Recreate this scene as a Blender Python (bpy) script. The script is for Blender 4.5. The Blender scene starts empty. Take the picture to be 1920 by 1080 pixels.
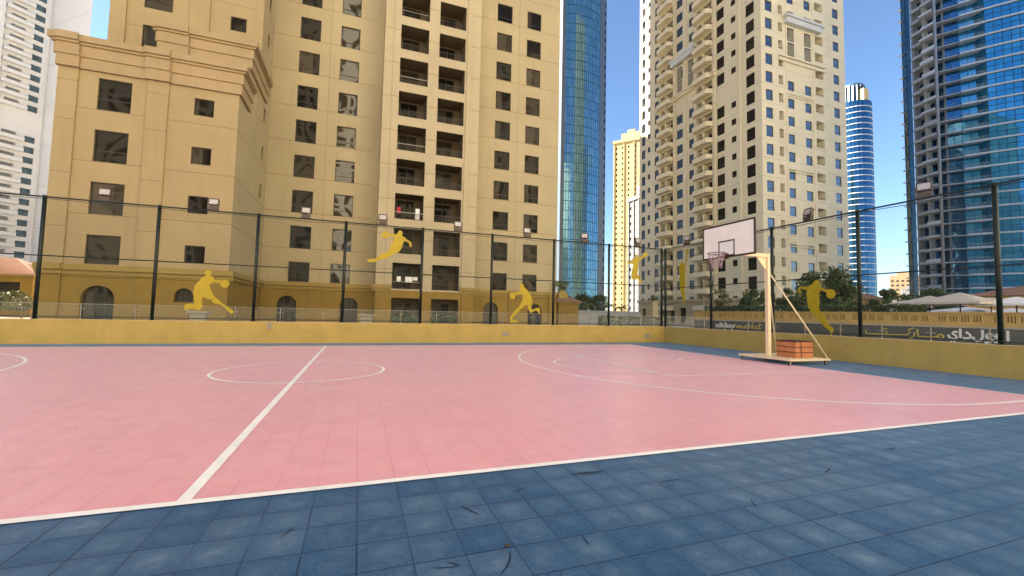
import bpy, bmesh, math, random
from mathutils import Vector, Matrix

random.seed(7)
C = bpy.context.scene.collection
SC = bpy.context.scene
R_ = math.radians

# ------------------------------------------------------------------ camera
cam = bpy.data.cameras.new('camera')
cam.sensor_width = 36.0
cam.lens = 15.067
cam.clip_start = 0.05
cam.clip_end = 5000
camo = bpy.data.objects.new('camera', cam)
C.objects.link(camo)
_r = Vector((0.94148829, -0.3363427, 0.02175767))
_u = Vector((-0.04025821, -0.04812898, 0.9980295))
_f = Vector((0.33463276, 0.94050901, 0.05885343))
CAM = Vector((0, 0, 1.44))
camo.matrix_world = Matrix(((_r.x, _u.x, -_f.x, CAM.x), (_r.y, _u.y, -_f.y, CAM.y), (_r.z, _u.z, -_f.z, CAM.z), (0, 0, 0, 1)))
SC.camera = camo

# ------------------------------------------------------------------ sky, sun, exposure
SUN_EL, SUN_AZ = 33.0, -60.0           # azimuth clockwise from +Y
world = bpy.data.worlds.new('World')
SC.world = world
world.use_nodes = True
nt = world.node_tree
bg = nt.nodes['Background']
sky = nt.nodes.new('ShaderNodeTexSky')
sky.sky_type = 'NISHITA'
sky.sun_disc = False
sky.sun_elevation = R_(SUN_EL)
sky.sun_rotation = R_(SUN_AZ)
sky.air_density = 1.0
sky.dust_density = 0.2
sky.ozone_density = 4.5
nt.links.new(sky.outputs[0], bg.inputs[0])
bg.inputs[1].default_value = 0.05
sl = bpy.data.lights.new('sun', 'SUN')
sl.energy = 5.0
sl.angle = R_(0.5)
sl.color = (1.0, 0.89, 0.72)
so = bpy.data.objects.new('sun', sl)
C.objects.link(so)
sd = Vector((math.sin(R_(SUN_AZ)) * math.cos(R_(SUN_EL)), math.cos(R_(SUN_AZ)) * math.cos(R_(SUN_EL)), math.sin(R_(SUN_EL))))
so.rotation_euler = sd.to_track_quat('Z', 'Y').to_euler()
so.location = sd * 200
SC.view_settings.view_transform = 'Standard'
SC.view_settings.look = 'None'
SC.view_settings.gamma = 1.0
SC.view_settings.exposure = 2.47
SC.cycles.max_bounces = 8
SC.cycles.diffuse_bounces = 4
SC.cycles.glossy_bounces = 4
SC.cycles.transparent_max_bounces = 16
SC.cycles.use_denoising = True
SC.cycles.sample_clamp_indirect = 8.0

# ------------------------------------------------------------------ materials
def N(nt, t, **kw):
    n = nt.nodes.new(t)
    for k, v in kw.items():
        if k in n.inputs:
            n.inputs[k].default_value = v
        else:
            setattr(n, k, v)
    return n

def mix(nt, fac, a, b):
    n = nt.nodes.new('ShaderNodeMix'); n.data_type = 'RGBA'
    for s, v in ((0, fac), (6, a), (7, b)):
        if hasattr(v, 'is_linked'):
            nt.links.new(v, n.inputs[s])
        else:
            n.inputs[s].default_value = v if s == 0 else (*v[:3], 1)
    return n.outputs[2]

def math_(nt, op, a, b=None, clamp=False):
    n = nt.nodes.new('ShaderNodeMath'); n.operation = op; n.use_clamp = clamp
    for i, v in enumerate((a, b)):
        if v is None: continue
        if hasattr(v, 'is_linked'): nt.links.new(v, n.inputs[i])
        else: n.inputs[i].default_value = v
    return n.outputs[0]

def base(name):
    m = bpy.data.materials.new(name); m.use_nodes = True
    nt = m.node_tree
    return m, nt, nt.nodes['Principled BSDF']

def noise(nt, scale, detail=4, rough=.55, stretch=(1, 1, 1), coord='pos'):
    if coord == 'pos':
        c = N(nt, 'ShaderNodeNewGeometry').outputs['Position']
    else:
        c = N(nt, 'ShaderNodeTexCoord').outputs['Object']
    mp = N(nt, 'ShaderNodeMapping'); mp.inputs['Scale'].default_value = stretch
    nt.links.new(c, mp.inputs['Vector'])
    n = N(nt, 'ShaderNodeTexNoise', Scale=scale, Detail=detail, Roughness=rough)
    nt.links.new(mp.outputs[0], n.inputs['Vector'])
    return n.outputs[0]

def ramp(nt, v, lo, hi):
    n = N(nt, 'ShaderNodeMapRange'); n.clamp = True
    nt.links.new(v, n.inputs[0]); n.inputs[1].default_value = lo; n.inputs[2].default_value = hi
    return n.outputs[0]

def bump(nt, p, h, strength=.3, dist=.01):
    b = N(nt, 'ShaderNodeBump', Strength=strength, Distance=dist)
    nt.links.new(h, b.inputs['Height']); nt.links.new(b.outputs[0], p.inputs['Normal'])

def paint(name, c, rough=.75, var=.12, scale=.6, streak=.12, fine=40, bstr=.15):
    m, nt, p = base(name)
    dark = tuple(x * (1 - var) for x in c); light = tuple(min(1, x * (1 + var)) for x in c)
    col = mix(nt, ramp(nt, noise(nt, scale, 5), .3, .7), dark, light)
    if name in ('cream_facade_paint', 'tan_facade_paint', 'pale_bay_paint', 'pale_cream_paint'):
        sp = N(nt, 'ShaderNodeSeparateXYZ'); nt.links.new(N(nt, 'ShaderNodeNewGeometry').outputs['Position'], sp.inputs[0])
        cb = N(nt, 'ShaderNodeCombineXYZ')
        nt.links.new(math_(nt, 'FLOOR', math_(nt, 'DIVIDE', math_(nt, 'ADD', sp.outputs[0], 3.25), 4.4)), cb.inputs[0])
        nt.links.new(math_(nt, 'FLOOR', math_(nt, 'DIVIDE', math_(nt, 'ADD', sp.outputs[2], -.43), 3.055)), cb.inputs[2])
        w_ = N(nt, 'ShaderNodeTexWhiteNoise'); nt.links.new(cb.outputs[0], w_.inputs[0])
        col = mix(nt, math_(nt, 'MULTIPLY', w_.outputs[0], .30), col, tuple(x * .80 for x in c))
    if name == 'court_wall_paint':
        v = N(nt, 'ShaderNodeTexVoronoi', Scale=1.7)
        nt.links.new(N(nt, 'ShaderNodeNewGeometry').outputs['Position'], v.inputs['Vector'])
        sm = math_(nt, 'MULTIPLY', ramp(nt, v.outputs['Distance'], .20, .09), ramp(nt, noise(nt, 5, 5), .42, .6))
        col = mix(nt, math_(nt, 'MULTIPLY', sm, .28), col, (.22, .16, .09))
        col = mix(nt, math_(nt, 'MULTIPLY', ramp(nt, noise(nt, 9, 6, .7), .60, .72), .35), col, (.24, .16, .07))
    if streak:
        s = ramp(nt, noise(nt, 2.2, 5, .6, (1, 1, .07)), .52, .78)
        col = mix(nt, math_(nt, 'MULTIPLY', s, streak), col, tuple(x * .45 for x in c))
    nt.links.new(col, p.inputs['Base Color'])
    p.inputs['Roughness'].default_value = rough
    bump(nt, p, noise(nt, fine, 3), bstr, .01)
    return m

def plain(name, c, rough=.5, metal=0, spec=.5, var=.08, scale=8, ior=None, island=0):
    m, nt, p = base(name)
    col = mix(nt, ramp(nt, noise(nt, scale, 3, coord='obj'), .3, .7), tuple(x * (1 - var) for x in c), tuple(min(1, x * (1 + var)) for x in c))
    if island:
        g = N(nt, 'ShaderNodeNewGeometry')
        col = mix(nt, g.outputs['Random Per Island'], col, tuple(x * island for x in c))
    nt.links.new(col, p.inputs['Base Color'])
    p.inputs['Roughness'].default_value = rough
    p.inputs['Metallic'].default_value = metal
    if ior: p.inputs['IOR'].default_value = ior
    return m

def window_glass(name, lo, hi, rough=.03, ior=1.9, warp=.02, metal=0, spec=.5):
    m, nt, p = base(name); p.inputs['Specular IOR Level'].default_value = spec
    oi = N(nt, 'ShaderNodeObjectInfo'); g = N(nt, 'ShaderNodeNewGeometry')
    rr = math_(nt, 'FRACT', math_(nt, 'ADD', oi.outputs['Random'], g.outputs['Random Per Island']))
    rr = math_(nt, 'POWER', rr, 3.0)
    nt.links.new(mix(nt, rr, lo, hi), p.inputs['Base Color'])
    if name == 'tinted_window_glass':
        sx = N(nt, 'ShaderNodeSeparateXYZ'); nt.links.new(N(nt, 'ShaderNodeTexCoord').outputs['Object'], sx.inputs[0])
        r2 = math_(nt, 'FRACT', math_(nt, 'MULTIPLY', oi.outputs['Random'], 7.31))
        fold = math_(nt, 'ADD', .6, math_(nt, 'MULTIPLY', math_(nt, 'SINE', math_(nt, 'MULTIPLY', sx.outputs[0], 70.0)), .35))
        edge = math_(nt, 'LESS_THAN', sx.outputs[0], math_(nt, 'MULTIPLY', math_(nt, 'SUBTRACT', r2, .55), 2.6))
        lnk = p.inputs['Base Color'].links[0].from_socket
        nt.links.new(mix(nt, math_(nt, 'MULTIPLY', edge, math_(nt, 'MULTIPLY', fold, .55)), lnk, (.13, .105, .075)), p.inputs['Base Color'])
    p.inputs['Roughness'].default_value = rough
    p.inputs['IOR'].default_value = ior
    p.inputs['Metallic'].default_value = metal
    bump(nt, p, noise(nt, .55, 0), 1.0, warp)
    return m

M = {}
M['cream'] = paint('cream_facade_paint', (.42, .345, .205), .8, .07, .25, .18)
M['wing'] = paint('tan_facade_paint', (.385, .29, .15), .8, .08, .3, .2)
M['bay'] = paint('pale_bay_paint', (.46, .38, .245), .8, .06, .25, .08)
M['ochre'] = paint('ochre_base_paint', (.25, .158, .026), .8, .10, .5, .14)
M['joint'] = plain('panel_joint', (.24, .165, .08), .9)
M['cornice'] = paint('cornice_paint', (.365, .265, .145), .8, .07, .5, .16)
M['cornice2'] = paint('belt_paint', (.31, .22, .06), .8, .07, .5, .12)
M['t2'] = paint('pale_cream_paint', (.76, .675, .49), .8, .05, .2, .06, 20)
M['t2joint'] = plain('pale_joint', (.38, .33, .25), .9)
M['yellow_tower'] = paint('far_cream_paint', (.50, .38, .18), .8, .06, .1, .0)
M['white_tower'] = paint('white_tower_paint', (.80, .79, .77), .7, .03, .1, .05)
M['grey_tower'] = paint('grey_tower_paint', (.34, .34, .35), .8, .05, .1, .0)
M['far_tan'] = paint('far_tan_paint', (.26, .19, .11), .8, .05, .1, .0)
M['far_grey_shaded'] = paint('far_grey_shaded_paint', (.16, .165, .175), .8, .05, .1, .0)  # grey darkened so a sunlit far tower reads as shaded
M['wallpaint'] = paint('court_wall_paint', (.42, .295, .08), .75, .10, 1.3, .16, 60, .25)
M['lit_walltop'] = paint('court_wall_lit_coping', (.55, .40, .20), .75, .1, 2, 0)  # paler than the wall: light from above put into the colour
M['rear'] = paint('bounce_cream_paint', (.78, .73, .60), .8, .05, .3, .05)  # high albedo so the unseen blocks bounce more light
M['bare'] = plain('bare_plaster', (.28, .24, .22), .95, var=.25, scale=30)
M['frame'] = plain('bronze_window_frame', (.035, .028, .022), .45)
M['glass'] = window_glass('tinted_window_glass', (.012, .010, .008), (.045, .036, .024), ior=1.3, warp=.03, spec=.28)
M['glassbright'] = window_glass('mirror_window_glass', (.03, .024, .012), (.05, .038, .018), ior=1.65, warp=.028)
M['t2glass'] = window_glass('tower_window_glass', (.015, .014, .014), (.04, .033, .026), ior=1.4, warp=.02, spec=.35)
M['t2glassb'] = window_glass('tower_blue_window_glass', (.02, .035, .07), (.05, .08, .13), ior=2.2, warp=.02)
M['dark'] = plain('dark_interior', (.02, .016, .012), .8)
M['shaded_recess'] = plain('shaded_balcony_recess', (.12, .085, .045), .85)  # balcony recess lining darkened, its shade put into the colour
M['green'] = plain('dark_green_steel', (.003, .010, .006), .5, var=.3, scale=6)
M['wire'] = plain('green_chain_link_wire', (.009, .016, .010), .55)
M['black'] = plain('black_rubber', (.005, .005, .005), .6)
M['yellow'] = plain('yellow_sheet_metal', (.50, .37, .008), .5, var=.10, scale=3)
M['steel'] = plain('brushed_steel', (.34, .32, .28), .4, .6)
M['white'] = plain('white_paint', (.80, .80, .77), .5, var=.06)
M['lens'] = plain('floodlight_lens', (.40, .39, .40), .12, ior=1.5)
M['lampbody'] = plain('floodlight_body', (.075, .05, .042), .5, .2)
M['cream_steel'] = plain('cream_enamel_steel', (.76, .62, .41), .4, var=.06, scale=3)
M['board'] = plain('white_backboard', (.86, .83, .78), .35, var=.04, scale=2)
M['boardframe'] = plain('black_backboard_border', (.02, .014, .014), .5)
M['rim'] = plain('dark_red_rim', (.10, .03, .03), .45, .2)
M['net'] = plain('net_cord', (.45, .32, .38), .9, var=.5, scale=9)
M['orange'] = plain('orange_ballast_panel', (.47, .17, .065), .55, var=.18, scale=4)
M['strap'] = plain('dark_strap', (.05, .012, .01), .7)
M['roof'] = plain('clay_roof_tile', (.33, .19, .14), .85, var=.3, scale=14)
M['umb'] = plain('pale_canvas', (.52, .47, .42), .85, var=.06, scale=2)
M['umbw'] = plain('white_canvas', (.78, .77, .76), .8, var=.04, scale=2)
M['hoard'] = plain('dark_hoarding_vinyl', (.030, .033, .036), .5, var=.15, scale=.7)
M['letterw'] = plain('white_lettering', (.72, .72, .68), .5)
M['lettery'] = plain('yellow_lettering', (.60, .45, .02), .5)
M['stone'] = paint('balustrade_stone', (.50, .33, .11), .85, .1, 1.2, .1)
M['ledge'] = plain('pale_stone_ledge', (.60, .55, .46), .7)
M['paving'] = paint('podium_paving', (.46, .42, .36), .85, .12, .8, 0)
M['ground'] = paint('sand_ground', (.36, .31, .24), .9, .15, .05, 0)
M['bench'] = plain('weathered_stone', (.33, .29, .21), .85)
M['bark'] = plain('tree_bark', (.16, .11, .07), .9, var=.3)
M['blueglass'] = window_glass('blue_curtain_glass', (.04, .27, .47), (.08, .36, .55), .06, 1.8, .03, .75)
M['tealglass'] = window_glass('teal_curtain_glass', (.11, .28, .42), (.16, .36, .50), .14, 1.6, .05, .6)
M['navyglass'] = window_glass('navy_curtain_glass', (.018, .10, .22), (.04, .15, .29), .06, 1.8, .04, .75)
M['darkglass'] = window_glass('dark_blue_glass', (.006, .04, .075), (.012, .07, .11), .08, 1.5, .03, .5)
M['tealtrim'] = plain('pale_blue_metal_trim', (.10, .135, .18), .4, .3)
M['hazyglass'] = plain('hazy_grey_glass', (.075, .12, .145), .15, var=.5, scale=.6)
M['mullion'] = plain('blue_mullion', (.03, .10, .16), .4, .3)
M['slab'] = plain('pale_floor_slab', (.60, .62, .64), .6)
M['slabgrey'] = plain('grey_floor_slab', (.40, .41, .43), .6)
M['concrete'] = plain('grey_concrete', (.33, .34, .35), .8)
M['red'] = plain('red_fabric', (.45, .03, .05), .8)
M['leafbrown'] = plain('dry_leaf', (.07, .045, .02), .8)

def leafmat(name, a, b):
    m, nt, p = base(name)
    g = N(nt, 'ShaderNodeNewGeometry')
    nt.links.new(mix(nt, g.outputs['Random Per Island'], a, b), p.inputs['Base Color'])
    p.inputs['Roughness'].default_value = .6
    return m
M['leaf'] = leafmat('dark_leaves', (.025, .045, .014), (.085, .12, .035))
M['leaf2'] = leafmat('green_leaves', (.045, .085, .015), (.12, .19, .04))
M['leafb'] = leafmat('olive_leaves', (.06, .07, .025), (.17, .17, .06))
M['hedge'] = leafmat('hedge_leaves', (.022, .040, .014), (.06, .09, .03))
M['palm'] = leafmat('palm_fronds', (.05, .08, .02), (.16, .20, .05))

def glass_panel():
    m, nt, p = base('railing_glass')
    p.inputs['Base Color'].default_value = (.80, .87, .82, 1)
    p.inputs['Roughness'].default_value = .03
    p.inputs['Transmission Weight'].default_value = .0
    p.inputs['Alpha'].default_value = .045
    p.inputs['IOR'].default_value = 1.5
    return m
M['clear'] = glass_panel()

def court_mat(name, c, light, dark, dirt, seam_x, seam_y, rough, micro):
    m, nt, p = base(name)
    L = nt.links
    pos = N(nt, 'ShaderNodeNewGeometry').outputs['Position']
    s = N(nt, 'ShaderNodeSeparateXYZ'); L.new(pos, s.inputs[0])
    T = .3067
    def frac(o, off, t):
        return math_(nt, 'FRACT', math_(nt, 'DIVIDE', math_(nt, 'SUBTRACT', o, off - 100 * t), t))
    fx, fy = frac(s.outputs[0], .046, T), frac(s.outputs[1], 3.79, T)
    ax = math_(nt, 'ABSOLUTE', math_(nt, 'SUBTRACT', fx, .5)); ay = math_(nt, 'ABSOLUTE', math_(nt, 'SUBTRACT', fy, .5))
    # per tile tone
    comb = N(nt, 'ShaderNodeCombineXYZ')
    L.new(math_(nt, 'FLOOR', math_(nt, 'DIVIDE', math_(nt, 'SUBTRACT', s.outputs[0], .046), T)), comb.inputs[0])
    L.new(math_(nt, 'FLOOR', math_(nt, 'DIVIDE', math_(nt, 'SUBTRACT', s.outputs[1], 3.79), T)), comb.inputs[1])
    wn = N(nt, 'ShaderNodeTexWhiteNoise'); L.new(comb.outputs[0], wn.inputs[0])
    big = ramp(nt, noise(nt, .35, 4), .3, .7)
    col = mix(nt, big, tuple(x * .93 for x in c), tuple(min(1, x * 1.05) for x in c))
    col = mix(nt, math_(nt, 'MULTIPLY', wn.outputs[0], .22), col, light)
    # worn, dusty tile middles
    r2 = math_(nt, 'ADD', math_(nt, 'MULTIPLY', ax, ax), math_(nt, 'MULTIPLY', ay, ay))
    mid = math_(nt, 'SUBTRACT', 1.0, ramp(nt, r2, .0, .17))
    ns = ramp(nt, noise(nt, 7.0, 6, .65), .38, .70)
    wear = math_(nt, 'MULTIPLY', math_(nt, 'MULTIPLY', mid, ns), dirt)
    wear = math_(nt, 'MULTIPLY', wear, math_(nt, 'ADD', .35, wn.outputs[0]))
    wear = math_(nt, 'MULTIPLY', wear, math_(nt, 'ADD', .35, ramp(nt, noise(nt, 55, 4, .7), .35, .7)))
    col = mix(nt, wear, col, light)
    if dirt > .5:
        hz = math_(nt, 'MULTIPLY', ramp(nt, noise(nt, .55, 5, .6), .42, .72), ramp(nt, noise(nt, 11, 5, .7), .30, .62))
        col = mix(nt, math_(nt, 'MULTIPLY', hz, .42), col, light)
    # smeared dirt
    sm = ramp(nt, noise(nt, 1.6, 6, .7, (1, 2.2, 1)), .52, .80)
    col = mix(nt, math_(nt, 'MULTIPLY', sm, .40 if dirt > .5 else .06), col, dark)
    fine = ramp(nt, noise(nt, 26, 5, .7, (1, 1.8, 1)), .45, .75)
    col = mix(nt, math_(nt, 'MULTIPLY', fine, .30 if dirt > .5 else .10), col, light)
    sc_ = ramp(nt, noise(nt, 4.0, 7, .75, (2.6, .5, 1)), .60, .72)
    col = mix(nt, math_(nt, 'MULTIPLY', sc_, .40 if dirt > .5 else .12), col, dark)
    # seams
    def seam(a, w, k):
        return math_(nt, 'MULTIPLY', ramp(nt, a, .5 - w * 1.6, .5 - w * .4), k)
    sx, sy = seam(ax, .017, seam_x), seam(ay, .015, seam_y)
    nsx = ramp(nt, noise(nt, .7, 3), .30, .6)
    sx = math_(nt, 'MULTIPLY', sx, nsx)
    col = mix(nt, math_(nt, 'MAXIMUM', sx, sy), col, dark)
    # small open grid of the sport tile
    gx, gy = frac(s.outputs[0], .046, T / 22), frac(s.outputs[1], 3.79, T / 22)
    gax = math_(nt, 'ABSOLUTE', math_(nt, 'SUBTRACT', gx, .5)); gay = math_(nt, 'ABSOLUTE', math_(nt, 'SUBTRACT', gy, .5))
    hole = math_(nt, 'MULTIPLY', ramp(nt, gax, .38, .24), ramp(nt, gay, .38, .24))
    col = mix(nt, math_(nt, 'MULTIPLY', hole, micro), col, dark)
    if dirt > .5: p.inputs['Sheen Weight'].default_value = .22; p.inputs['Sheen Roughness'].default_value = .35; p.inputs['Sheen Tint'].default_value = (.45, .68, 1, 1); p.inputs['Specular IOR Level'].default_value = .22
    L.new(col, p.inputs['Base Color'])
    rg = math_(nt, 'ADD', rough, math_(nt, 'MULTIPLY', ramp(nt, noise(nt, 2.5, 4), .3, .7), .12))
    L.new(rg, p.inputs['Roughness'])
    tilt = math_(nt, 'MULTIPLY', math_(nt, 'SUBTRACT', fy, .5), math_(nt, 'MULTIPLY', math_(nt, 'SUBTRACT', wn.outputs[0], .5), .5))
    hgt = math_(nt, 'SUBTRACT', math_(nt, 'ADD', math_(nt, 'ADD', math_(nt, 'MULTIPLY', noise(nt, 3.2, 2), .5), math_(nt, 'MULTIPLY', mid, .5)), tilt), math_(nt, 'ADD', math_(nt, 'MULTIPLY', hole, .05), math_(nt, 'MULTIPLY', math_(nt, 'MAXIMUM', sx, sy), .2)))
    bump(nt, p, hgt, .25, .015)
    return m
M['pinkcourt'] = court_mat('pink_sport_tiles', (.80, .345, .385), (.84, .47, .50), (.52, .19, .22), .55, .5, .12, .30, .16)
M['bluecourt'] = court_mat('blue_sport_tiles', (.005, .072, .19), (.165, .255, .36), (.001, .014, .048), .95, 1.0, .9, .42, .55)
M['line'] = paint('white_court_line', (.88, .86, .83), .6, .07, 3, 0)
M['scuff'] = plain('dark_scuff', (.004, .022, .06), .6, var=.5, scale=20)
M['speck'] = plain('dark_speck', (.12, .05, .05), .9)

# ------------------------------------------------------------------ mesh helpers
class MB:
    """collects shapes; build() links them as one mesh object"""
    def __init__(self, *mats):
        self.v = []; self.f = []; self.mi = []; self.mats = list(mats); self.sm = []
    def m(self, mat):
        if mat not in self.mats: self.mats.append(mat)
        return self.mats.index(mat)
    def add(self, vs, fs, mat=None, smooth=False):
        b = len(self.v); k = self.m(mat) if mat else 0
        self.v.extend(Vector(v) for v in vs)
        for f in fs:
            self.f.append([b + i for i in f]); self.mi.append(k); self.sm.append(smooth)
    def box(self, a, b, mat=None):
        x0, y0, z0 = a; x1, y1, z1 = b
        self.add([(x0, y0, z0), (x1, y0, z0), (x1, y1, z0), (x0, y1, z0), (x0, y0, z1), (x1, y0, z1), (x1, y1, z1), (x0, y1, z1)],
                 [(3, 2, 1, 0), (4, 5, 6, 7), (0, 1, 5, 4), (1, 2, 6, 5), (2, 3, 7, 6), (3, 0, 4, 7)], mat)
    def obox(self, o, ux, uy, uz, mat=None):
        o, ux, uy, uz = map(Vector, (o, ux, uy, uz))
        vs = [o, o + ux, o + ux + uy, o + uy, o + uz, o + ux + uz, o + ux + uy + uz, o + uy + uz]
        self.add(vs, [(3, 2, 1, 0), (4, 5, 6, 7), (0, 1, 5, 4), (1, 2, 6, 5), (2, 3, 7, 6), (3, 0, 4, 7)], mat)
    def quad(self, a, b, c, d, mat=None):
        self.add([a, b, c, d], [(0, 1, 2, 3)], mat)
    def tube(self, pts, r, n=8, mat=None, caps=True, smooth=True):
        pts = [Vector(p) for p in pts]; rs = r if isinstance(r, (list, tuple)) else [r] * len(pts)
        vs = []; fs = []
        t0 = (pts[1] - pts[0]).normalized()
        s = t0.orthogonal().normalized()
        for i, p in enumerate(pts):
            t = (pts[min(i + 1, len(pts) - 1)] - pts[max(i - 1, 0)]).normalized()
            s = (s - t * s.dot(t)).normalized(); q = t.cross(s)
            for k in range(n):
                a = 2 * math.pi * (k + .5) / n
                vs.append(p + (s * math.cos(a) + q * math.sin(a)) * rs[i])
        for i in range(len(pts) - 1):
            for k in range(n):
                fs.append((i * n + k, i * n + (k + 1) % n, (i + 1) * n + (k + 1) % n, (i + 1) * n + k))
        if caps:
            fs.append(tuple(range(n - 1, -1, -1))); fs.append(tuple((len(pts) - 1) * n + k for k in range(n)))
        self.add(vs, fs, mat, smooth)
    def prism(self, pts, z0, z1, mat=None):
        n = len(pts)
        vs = [(x, y, z0) for x, y in pts] + [(x, y, z1) for x, y in pts]
        fs = [(i, (i + 1) % n, n + (i + 1) % n, n + i) for i in range(n)] + [tuple(range(n - 1, -1, -1)), tuple(range(n, 2 * n))]
        self.add(vs, fs, mat)
    def extr(self, pts, d, mat=None):
        """closed 3-D outline pushed along d"""
        n = len(pts); d = Vector(d)
        vs = [Vector(p) for p in pts] + [Vector(p) + d for p in pts]
        self.add(vs, [(i, (i + 1) % n, n + (i + 1) % n, n + i) for i in range(n)] + [tuple(range(n - 1, -1, -1)), tuple(range(n, 2 * n))], mat)
    def ring(self, cx, cy, r0, r1, z, a0=0, a1=2 * math.pi, n=64, mat=None):
        vs = []; fs = []
        for i in range(n + 1):
            a = a0 + (a1 - a0) * i / n
            vs += [(cx + r0 * math.cos(a), cy + r0 * math.sin(a), z), (cx + r1 * math.cos(a), cy + r1 * math.sin(a), z)]
        for i in range(n): fs.append((2 * i, 2 * i + 1, 2 * i + 3, 2 * i + 2))
        self.add(vs, fs, mat)
    def mesh(self, name, origin=(0, 0, 0), bevel=0):
        o = Vector(origin)
        me = bpy.data.meshes.new(name)
        me.from_pydata([tuple(v - o) for v in self.v], [], self.f)
        for k in self.mats: me.materials.append(M[k])
        me.polygons.foreach_set('material_index', self.mi)
        me.polygons.foreach_set('use_smooth', self.sm)
        me.update()
        return me
    def build(self, name, parent=None, origin=None, bevel=0):
        if origin is None: origin = wloc(parent) if parent else (0, 0, 0)
        o = bpy.data.objects.new(name, self.mesh(name, origin)); C.objects.link(o)
        if parent: o.parent = parent
        else: o.location = origin
        if bevel:
            b = o.modifiers.new('bevel', 'BEVEL'); b.width = bevel; b.segments = 2; b.limit_method = 'ANGLE'; b.angle_limit = R_(40)
        return o

def wloc(o):
    v = Vector((0, 0, 0))
    while o: v += o.location; o = o.parent
    return v

def tag(o, label=None, cat=None, group=None, kind=None):
    if label: o['label'] = label
    if cat: o['category'] = cat
    if group: o['group'] = group
    if kind: o['kind'] = kind
    return o

def thing(name, label, cat, loc=(0, 0, 0), group=None):
    o = bpy.data.objects.new(name, None); C.objects.link(o); o.location = loc
    return tag(o, label, cat, group)

def struct(mb, name):
    o = mb.build(name); o['kind'] = 'structure'; return o

def copy_tree(o, parent=None):
    c = o.copy(); C.objects.link(c); c.parent = parent
    for ch in list(o.children): copy_tree(ch, c)
    return c

class Face:
    """a vertical plane: origin, unit u (left to right seen from outside), outward n"""
    def __init__(self, ox, oy, ux, uy):
        l = math.hypot(ux, uy); self.o = (ox, oy); self.u = (ux / l, uy / l); self.n = (self.u[1], -self.u[0])
        self.ang = math.atan2(self.u[1], self.u[0])
    def p(self, u, z, out=0.0):
        return (self.o[0] + self.u[0] * u + self.n[0] * out, self.o[1] + self.u[1] * u + self.n[1] * out, z)
    def box(self, mb, u0, u1, z0, z1, out0, out1, mat=None):
        mb.obox(self.p(u0, z0, out1), Vector((*self.u, 0)) * (u1 - u0), Vector((-self.n[0], -self.n[1], 0)) * (out1 - out0), (0, 0, z1 - z0), mat)
    def wall(self, mb, u0, u1, z0, z1, openings=(), grooves=(), mat='cream', joint='joint', out=0.0):
        """openings: (u0,u1,z0,z1,depth,backmat or None,revealmat)"""
        E = 1e-5
        ops = [o for o in openings if o[1] > u0 and o[0] < u1 and o[3] > z0 and o[2] < z1]
        zs = {z0, z1}
        for o in list(ops) + list(grooves):
            for z in (o[2], o[3]):
                if z0 < z < z1: zs.add(z)
        zs = sorted(zs)
        for za, zb in zip(zs, zs[1:]):
            if zb - za < E: continue
            zc = (za + zb) / 2
            row = [o for o in ops if o[2] < zc < o[3]]; grow = [g for g in grooves if g[2] < zc < g[3]]
            us = {u0, u1}
            for o in row + grow:
                for u in o[:2]:
                    if u0 < u < u1: us.add(u)
            us = sorted(us); run = None
            for ua, ub in zip(us, us[1:]):
                if ub - ua < E: continue
                uc = (ua + ub) / 2
                if any(o[0] < uc < o[1] for o in row): t = None
                elif any(g[0] < uc < g[1] for g in grow): t = joint
                else: t = mat
                if run and run[2] == t: run[1] = ub
                else:
                    if run and run[2]: mb.quad(self.p(run[0], za, out), self.p(run[1], za, out), self.p(run[1], zb, out), self.p(run[0], zb, out), run[2])
                    run = [ua, ub, t]
            if run and run[2]: mb.quad(self.p(run[0], za, out), self.p(run[1], za, out), self.p(run[1], zb, out), self.p(run[0], zb, out), run[2])
        for (a, b, c, d, dep, back, rev) in ops:
            i = out - dep
            for q in (((a, c), (a, d)), ((b, d), (b, c)), ((a, d), (b, d)), ((b, c), (a, c))):
                (ua, za), (ub, zb) = q
                mb.quad(self.p(ua, za, out), self.p(ub, zb, out), self.p(ub, zb, i), self.p(ua, za, i), rev)
            if back: mb.quad(self.p(a, c, i), self.p(b, c, i), self.p(b, d, i), self.p(a, d, i), back)
    def put(self, o, u, z, out=0.0, parent=None):
        w = Vector(self.p(u, z, out))
        if parent: o.parent = parent; w = w - wloc(parent)
        o.location = w; o.rotation_euler = (0, 0, self.ang)
        return o

_mc = {}
def window_mesh(w, h, mats=('frame', 'glass'), bars=(), fw=.05):
    """frame in local XZ, outward -Y"""
    k = (round(w, 3), round(h, 3), mats, bars, fw)
    if k in _mc: return _mc[k]
    f = MB(mats[0]); 
    f.box((0, -.03, 0), (fw, .03, h)); f.box((w - fw, -.03, 0), (w, .03, h)); f.box((fw, -.03, 0), (w - fw, .03, fw)); f.box((fw, -.03, h - fw), (w - fw, .03, h))
    for kind, t in bars:
        if kind == 'h': f.box((fw, -.025, h * t - .02), (w - fw, .025, h * t + .02))
        else: f.box((w * t - .02, -.022, fw), (w * t + .02, .022, h - fw))
    g = MB(mats[1]); g.quad((fw, 0.005, fw), (w - fw, 0.005, fw), (w - fw, 0.005, h - fw), (fw, 0.005, h - fw))
    one = MB(*mats)
    one.v = f.v + g.v; nf = len(f.v)
    one.f = list(f.f) + [[i + nf for i in q] for q in g.f]; one.mi = [0] * len(f.f) + [1] * len(g.f); one.sm = [False] * len(one.f)
    _mc[k] = (f.mesh('window'), g.mesh('pane'), one.mesh('window'))
    return _mc[k]

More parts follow.
